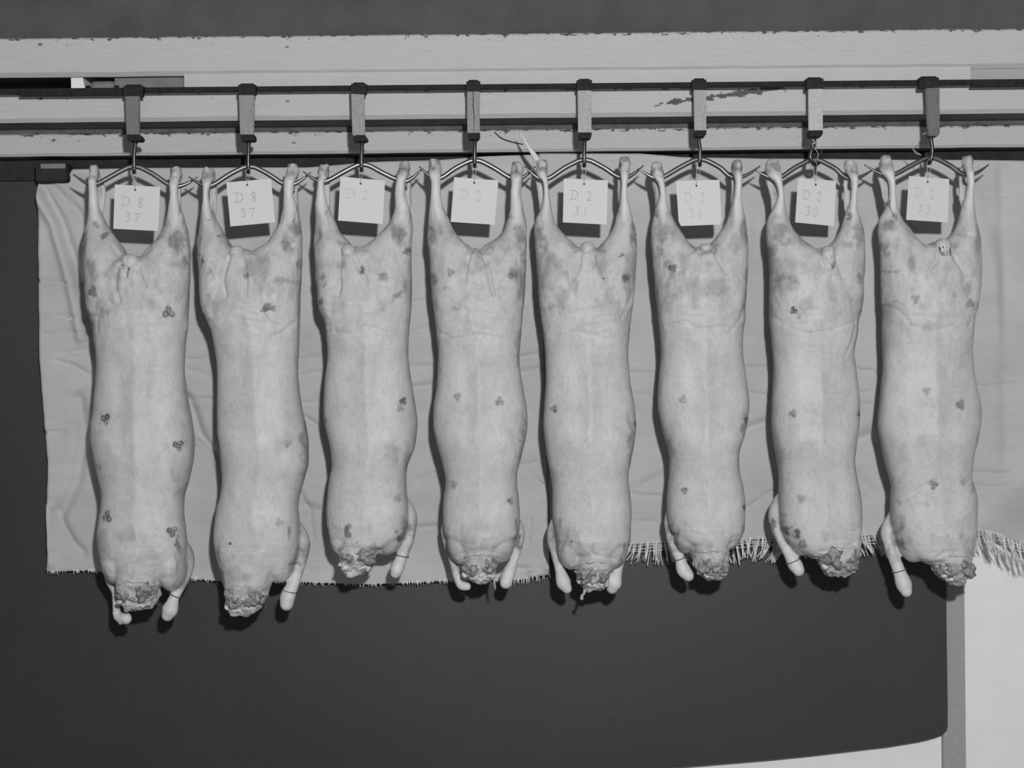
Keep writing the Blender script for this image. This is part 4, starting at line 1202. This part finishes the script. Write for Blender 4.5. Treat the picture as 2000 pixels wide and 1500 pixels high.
    py = 750 - FPX * (rel[:, 0] * UV[0] + rel[:, 2] * UV[2]) / dpl
    frontw = np.clip((0.25 - Nn[:, 1]) * 3, 0, 1)
    sub = np.array([i * 7.3, 0, 0])
    disp = np.zeros(nv)
    # muscles and fat: soft relief
    disp += .0022 * fbm(V * 16 + sub, 11 + i, 3)
    for key in ('L', 'R'):
        q0 = c[key][0]; cx0 = (q0[1] + q0[2]) / 2
        hk = np.clip((q0[0] + 38 - py) / 14, 0, 1) * (np.abs(px - cx0) < 34)
        disp += hk * (.0024 * vnoise(V * 120 + sub, 15 + i) + .0016 * vnoise(V * 60 + sub, 16 + i))
    rumpw = np.clip((py - 430) / 30, 0, 1) * np.clip((690 - py) / 50, 0, 1)
    disp += frontw * rumpw * (.0026 * fbm(V * np.array([34, 34, 22]) + sub, 19 + i, 3))
    ybot = nk[-1][0]
    low = np.clip((py - (nk[1][0])) / max(ybot - nk[1][0], 1), 0, 1)
    inneck = low * (px > nk[2][1] - 14) * (px < nk[2][2] + 14)
    for leg in c['fl']:      # the neck's torn surface stops short of the forelegs
        for q in leg[-4:]:
            inneck = inneck * np.clip((np.hypot(px - q[0], py - q[1]) - q[3] * .9) / 6, 0, 1)
    rough_ = vnoise(V * 95 + sub, 31 + i)
    disp += inneck * (.0065 * vnoise(V * 48 + sub, 21 + i) + .0042 * rough_ + .002 * vnoise(V * 210 + sub, 22 + i))
    # creases
    for gi, pl in enumerate(c['gr']):
        d = dist_poly(px, py, pl)
        depth, wd = (.0055, 3.4) if gi < 2 else (.0024, 3.6)
        disp -= frontw * depth * np.exp(-(d / wd) ** 2)
    # dorsal ridge
    cx = np.interp(py, [q[0] for q in c['T']], [(q[1] + q[2]) / 2 for q in c['T']])
    rid = np.exp(-((px - cx) / 9) ** 2) * np.clip((py - 580) / 60, 0, 1) * np.clip((1080 - py) / 60, 0, 1)
    disp += frontw * .0022 * rid
    disp -= frontw * .0022 * (np.exp(-((np.abs(px - cx) - 26) / 14) ** 2)) * np.clip((py - 640) / 60, 0, 1) * np.clip((1040 - py) / 60, 0, 1)
    # wrinkles of the thin skin over the rump and the neck
    wr = vnoise(np.stack([px / 34 + i * 3.1, py / 6.5 + 0.8 * np.sin(px / 23.0), np.zeros(nv)], 1), 41 + i)
    band = np.exp(-((py - 625) / 42) ** 2) + .8 * np.exp(-((py - (nk[1][0] - 10)) / 22) ** 2)
    disp += frontw * .0011 * wr * band
    V = V + Nn * disp[:, None]
    me.vertices.foreach_set('co', (V - rootp).ravel())
    # ---- surface marks: lean patches, darker flank bands, bone and ink
    jx = 5 * vnoise(np.stack([px / 12, py / 12, np.full(nv, i)], 1), 51) + 3.5 * vnoise(np.stack([px / 5, py / 5, np.full(nv, i)], 1), 52)
    jy = 5 * vnoise(np.stack([px / 12, py / 12, np.full(nv, i + .5)], 1), 61) + 3.5 * vnoise(np.stack([px / 5, py / 5, np.full(nv, i)], 1), 62)
    lean = np.zeros(nv)
    for q in c['lean']:
        x, y, rx, ry, s = q
        d = np.hypot((px + jx - x) / rx, (py + jy - y) / ry)
        sharp = 3.0 if s > .9 else 1.5
        lean = np.maximum(lean, min(1, s * 1.2) * np.clip((1.2 - d) * sharp, 0, 1) * (Nn[:, 1] < .3))
    mott = fbm(np.stack([px / 26, py / 40, np.full(nv, i * 2.2)], 1), 71 + i, 3)
    rump = np.clip((640 - py) / 60, 0, 1) * np.clip((py - 420) / 40, 0, 1)
    lean = np.maximum(lean, rump * np.clip((mott - .08) * 1.5, 0, .45))
    lean = np.maximum(lean, .7 * inneck ** .5 * np.clip((vnoise(V * 60 + sub, 81 + i) + .05) * 3, 0, 1) * (low > .35))
    arm = np.clip((py - 1000) / 40, 0, 1) * (1 - low) * np.clip((mott - .15) * 2, 0, .35)
    lean = np.maximum(lean, arm)
    bone = np.zeros(nv)
    for side, key in ((0, 'L'), (1, 'R')):
        rr = c[key]; yt = rr[0][0]
        cxl = np.interp(py, [q[0] for q in rr], [(q[1] + q[2]) / 2 for q in rr])
        wl = np.clip((py - yt - 24) / 12, 0, 1) * np.clip((435 - py) / 40, 0, 1)
        bone = np.maximum(bone, .85 * wl * np.exp(-((px - cxl) / 9) ** 2) * (V[:, 1] < YC))
        cap_ = np.clip((yt + 34 - py) / 12, 0, 1) * (np.abs(px - cxl) < 30)
        lean = np.maximum(lean, cap_ * np.clip(.42 + .75 * vnoise(np.stack([px / 7, py / 9, np.full(nv, i * 5.)], 1), 91 + i), 0, .85))
        shank = np.clip((yt + 150 - py) / 60, 0, 1) * np.clip((py - yt - 20) / 20, 0, 1) * (np.abs(px - cxl) < 34)
        lines = vnoise(np.stack([(px - cxl) / 3.6, py / 34, np.full(nv, i * 3. + side)], 1), 111 + i)
        lean = np.maximum(lean, shank * np.clip((lines + .05) * 1.3, 0, .7) * (1 - np.exp(-((px - cxl - 1) / 7) ** 2)))
    for leg in c['fl']:
        pl = [(q[0], q[1]) for q in leg[-3:]]
        d = dist_poly(px, py, pl)
        near = (py > c['T'][-1][0] + 8) | (d < 12)
        bone = np.maximum(bone, .8 * np.clip((leg[-1][3] + 9 - d) / 5, 0, 1) * near * (1 - inneck))
        bodyleg = dist_poly(px, py, [(q[0], q[1]) for q in leg[:4]])
        side_ = np.clip((leg[1][3] * .9 - bodyleg) / 6, 0, 1)
        streak = vnoise(np.stack([px / 6, py / 26, np.full(nv, 3. + i)], 1), 101 + i)
        lean = np.maximum(lean, .8 * side_ * np.clip(streak + .25, 0, 1) * (Nn[:, 1] > -.75) * (py > 1000) * (1 - bone))
    ink = np.zeros(nv)
    rg = random.Random(100 + i)
    for q in c['ink']:
        x, y, r = q[:3]; s = q[3] if len(q) > 3 else 1.0
        if r < 4:
            ink = np.maximum(ink, s * np.clip((r + .8 - np.hypot(px - x, py - y)) / 1.6, 0, 1)); continue
        a0 = rg.uniform(0, 6.28)
        for k in range(3):           # three small rings with a bar: the inspection stamp
            a = a0 + k * 2.094
            ex, ey = x + math.cos(a) * r * .50, y + math.sin(a) * r * .56
            d = np.hypot(px - ex, (py - ey) * .85)
            ink = np.maximum(ink, s * rg.uniform(.55, 1) * np.clip(1.25 - np.abs(d - r * .32) / 2.2, 0, 1))
            ink = np.maximum(ink, s * .35 * np.clip(1.3 - d / (r * .42), 0, 1))
            if k != 1:
                db = dist_poly(px, py, [(ex - r * .28, ey + rg.uniform(-2, 2)), (ex + r * .28, ey + rg.uniform(-2, 2))])
                ink = np.maximum(ink, s * .8 * np.clip(1.2 - db / 1.7, 0, 1))
    for pl in c['slash']:
        d = dist_poly(px, py, pl)
        ink = np.maximum(ink, .85 * np.clip(1.3 - d / 1.8, 0, 1))
    ink *= (Nn[:, 1] < 0)
    for nm, arr in (('lean', lean), ('bone', bone), ('ink', ink)):
        at = me.attributes.new(nm, 'FLOAT', 'POINT'); at.data.foreach_set('value', np.clip(arr, 0, 1).astype(np.float32))
    me.polygons.foreach_set('use_smooth', [True] * len(me.polygons))
    me.materials.clear(); me.materials.append(M['fat'])
    me.update()
    body = bpy.data.objects.new('body', me)
    link(body, root)
    # ---- tail stump
    if c['tail']:
        x, y, rx, ry = c['tail']
        yfr = YC - float(np.interp(y, DEPTH_Y, DEPTH_F)) * .93
        p = P(x, y, YC); ico = bmesh.new(); bmesh.ops.create_icosphere(ico, subdivisions=4, radius=1.0)
        A = np.array([v.co[:] for v in ico.verts])
        n1 = fbm(A * 2.3 + i * 3.7, 7 + i, 3)
        e_ = np.sign(A) * np.abs(A) ** .85
        W = np.stack([p[0] + e_[:, 0] * rx * KX * (1 + .13 * n1), yfr + .012 + e_[:, 1] * .022 * (1 + .1 * n1), p[2] + e_[:, 2] * ry * KX * (1 + .13 * n1)], 1)
        fs = [[v.index for v in f.verts] for f in ico.faces]; ico.free()
        mesh_obj('tail_stump', W, fs, M['tail'], root, True)
        if i in (0, 7):
            b = MB()
            for pl in c['slash'][:4]:
                b.tube(spline([tuple(P(q[0], q[1], YC) * np.array([1, 0, 1]) + np.array([0, yfr - .0085 + .00022 * (q[1] - y + 6) ** 2 * .1, 0])) for q in (pl[0], ((pl[0][0] + pl[1][0]) / 2 + .7, (pl[0][1] + pl[1][1]) / 2), pl[1])], 4), [.001] + [.0022] * 7 + [.001], 6)
            b.build('knife_slash', M['hole'], root, True)
    # ---- cut end of the neck: two muscle rounds, the vertebra and ragged fat
    nx = (nk[-2][1] + nk[-2][2]) / 2; nw = (nk[-2][2] - nk[-2][1]) / 2; ny = nk[-1][0]
    # front surface of the neck there
    def lump(name, x, y, rx, ry, dz, mat, seed, rough=.25):
        p = P(x, y, YC); ico = bmesh.new(); bmesh.ops.create_icosphere(ico, subdivisions=4, radius=1.0)
        A = np.array([v.co[:] for v in ico.verts])
        n1 = fbm(A * 1.7 + seed * 1.37, seed, 3) * 1.3
        W = np.stack([p[0] + A[:, 0] * rx * KX * (1 + rough * n1), YC + dz + A[:, 1] * .016 * (1 + rough * n1), p[2] + A[:, 2] * ry * KX * (1 + rough * n1)], 1)
        fs = [[v.index for v in f.verts] for f in ico.faces]; ico.free()
        return mesh_obj(name, W, fs, mat, root, True)
    yk_ = [nk[0][0], nk[2][0], nk[-1][0]]
    zf = lambda y: -.014 - float(np.interp(y, yk_, [.070, .060, .026]))
    cxn = lambda y: float(np.interp(y, [q[0] for q in nk], [(q[1] + q[2]) / 2 for q in nk]))
    hwn = lambda y: float(np.interp(y, [q[0] for q in nk], [(q[2] - q[1]) / 2 for q in nk]))
    rl_ = random.Random(40 + i)
    for sg in (-1, 1):
        ym = ny - rl_.uniform(30, 42)
        lump('neck_muscle', cxn(ym) + sg * hwn(ym) * rl_.uniform(.38, .48), ym, hwn(ym) * rl_.uniform(.40, .56), rl_.uniform(12, 18), zf(ym) + .0115, M['cut'], 3 + i * 5 + 10 * (sg + 1), .85)
    # vertebra and torn fat: a ragged cluster along the lower rim
    b = MB()
    for k in range(9):
        u = -1 + 2 * k / 8 + rl_.uniform(-.08, .08)
        yy = ny - 9 - 9 * abs(u) + rl_.uniform(-4, 3)
        q_ = P(cxn(ny - 14) + u * hwn(ny - 16) * .86, yy, YC)
        b.ball((q_[0], q_[1] + zf(yy) + .010 + rl_.uniform(-.002, .004), q_[2]), (rl_.uniform(.006, .011), .011, rl_.uniform(.005, .010)), 14, 9, rl_.uniform(-.8, .8))
    for k in range(3):
        yy = ny - 20 - k * 7
        q_ = P(cxn(yy) + rl_.uniform(-4, 4), yy, YC)
        b.ball((q_[0], q_[1] + zf(yy) + .006, q_[2]), (rl_.uniform(.006, .010), .008, .006), 12, 8, rl_.uniform(-.8, .8))
    V_, F_ = fuse(b, .0019, 2)
    V_ = V_ + .0028 * np.stack([vnoise(V_ * 190 + i, 5), vnoise(V_ * 190 + i, 6), vnoise(V_ * 190 + i, 7)], 1)
    mesh_obj('neck_bone', V_, F_, M['bone'], root, True)
    # collar of fat where the neck was cut round
    b = MB(); pc = []; yq_ = ny - 50
    for k in range(25):
        a_ = math.pi * (k / 24); u = -math.cos(a_) * .97
        yy = ny - 38 - math.sin(a_) ** .7 * 24 + 1.6 * math.sin(k * 1.1 + i) + .8 * math.sin(k * 2.3)
        q_ = P(cxn(yq_) + u * hwn(yq_), yy, YC)
        pc.append((q_[0], q_[1] - .014 + (zf(yy) + .014) * (1 - abs(u) ** 2.4) ** (1 / 2.4) + .0015, q_[2]))
    b.tube(pc, [(.0042 + .0012 * math.sin(k * 1.3 + i * 2)) * (.3 + .7 * math.sin(math.pi * k / 24)) for k in range(25)], 8)
    b.build('neck_collar', M['tail'], root, True)
    # ---- twine round the foreleg
    for (x, y, r, sl) in c['ties']:
        b = MB(); ring = []
        leg = c['fl'][0]
        dleg = float(np.interp(y, [q[1] for q in leg], [q[2] for q in leg]))
        rl = float(np.interp(y, [q[1] for q in leg], [q[3] for q in leg])) * KX
        xc = float(np.interp(y, [q[1] for q in leg], [q[0] for q in leg]))
        for k in range(25):
            a = 2 * math.pi * k / 24
            p = P(xc, y, YC)
            ring.append((p[0] + (rl + .0002) * math.cos(a), p[1] + dleg + (rl + .0002) * math.sin(a), p[2] - sl * rl * math.cos(a) * 1.2))
        b.tube(ring, .0012, 6)
        b.build('tie_twine', M['darkstring'], root, True)
    if i in (3, 4):         # a loose strand hanging from the neck
        b = MB()
        pts_ = [(962, 1084), (966, 1105), (965, 1128), (968, 1150)] if i == 3 else [(1141, 1146), (1139, 1154), (1135, 1160), (1135, 1168)]
        sp = spline([tuple(P(x_, y_, YC) + np.array([0, -.050 + .0004 * (y_ - pts_[0][1]), 0])) for x_, y_ in pts_], 5)
        b.tube(sp, np.interp(np.linspace(0, 1, len(sp)), [0, .5, .9, 1], [.0045, .003, .0025 if i == 3 else .005, .001]), 8)
        b.build('loose_sinew', M['tail'], root, True)
    tag(root, CARC_LABEL[i], 'carcass', 'lamb carcasses in the row')
    return root


for i, c in enumerate(C):
    build_carcass(i, c)

# ------------------------------------------------------------------ small loose bits
b = MB()
s = spline([P(1015, 256, -.165), P(1027, 278, -.17), P(1040, 298, -.175), P(1050, 313, -.178)], 5)
b.tube(s, np.interp(np.linspace(0, 1, len(s)), [0, .5, 1], [.0010, .0052, .0085]), 8, .35)
o = b.build('sinew_strip', M['card'], None, True, P(1050, 313, -.178))
tag(o, 'pale tapering strip standing up from the left hock of the fifth carcass', 'strip')
b = MB()
s = spline([P(966, 258, -.034), P(980, 270, -.036), P(1000, 277, -.037), P(1022, 282, -.035)], 6)
b.tube(s, .0012, 6)
o = b.build('wire', M['rail'], None, True, P(990, 272, -.034))
tag(o, 'thin curved dark wire lying on the lowest beam', 'wire')
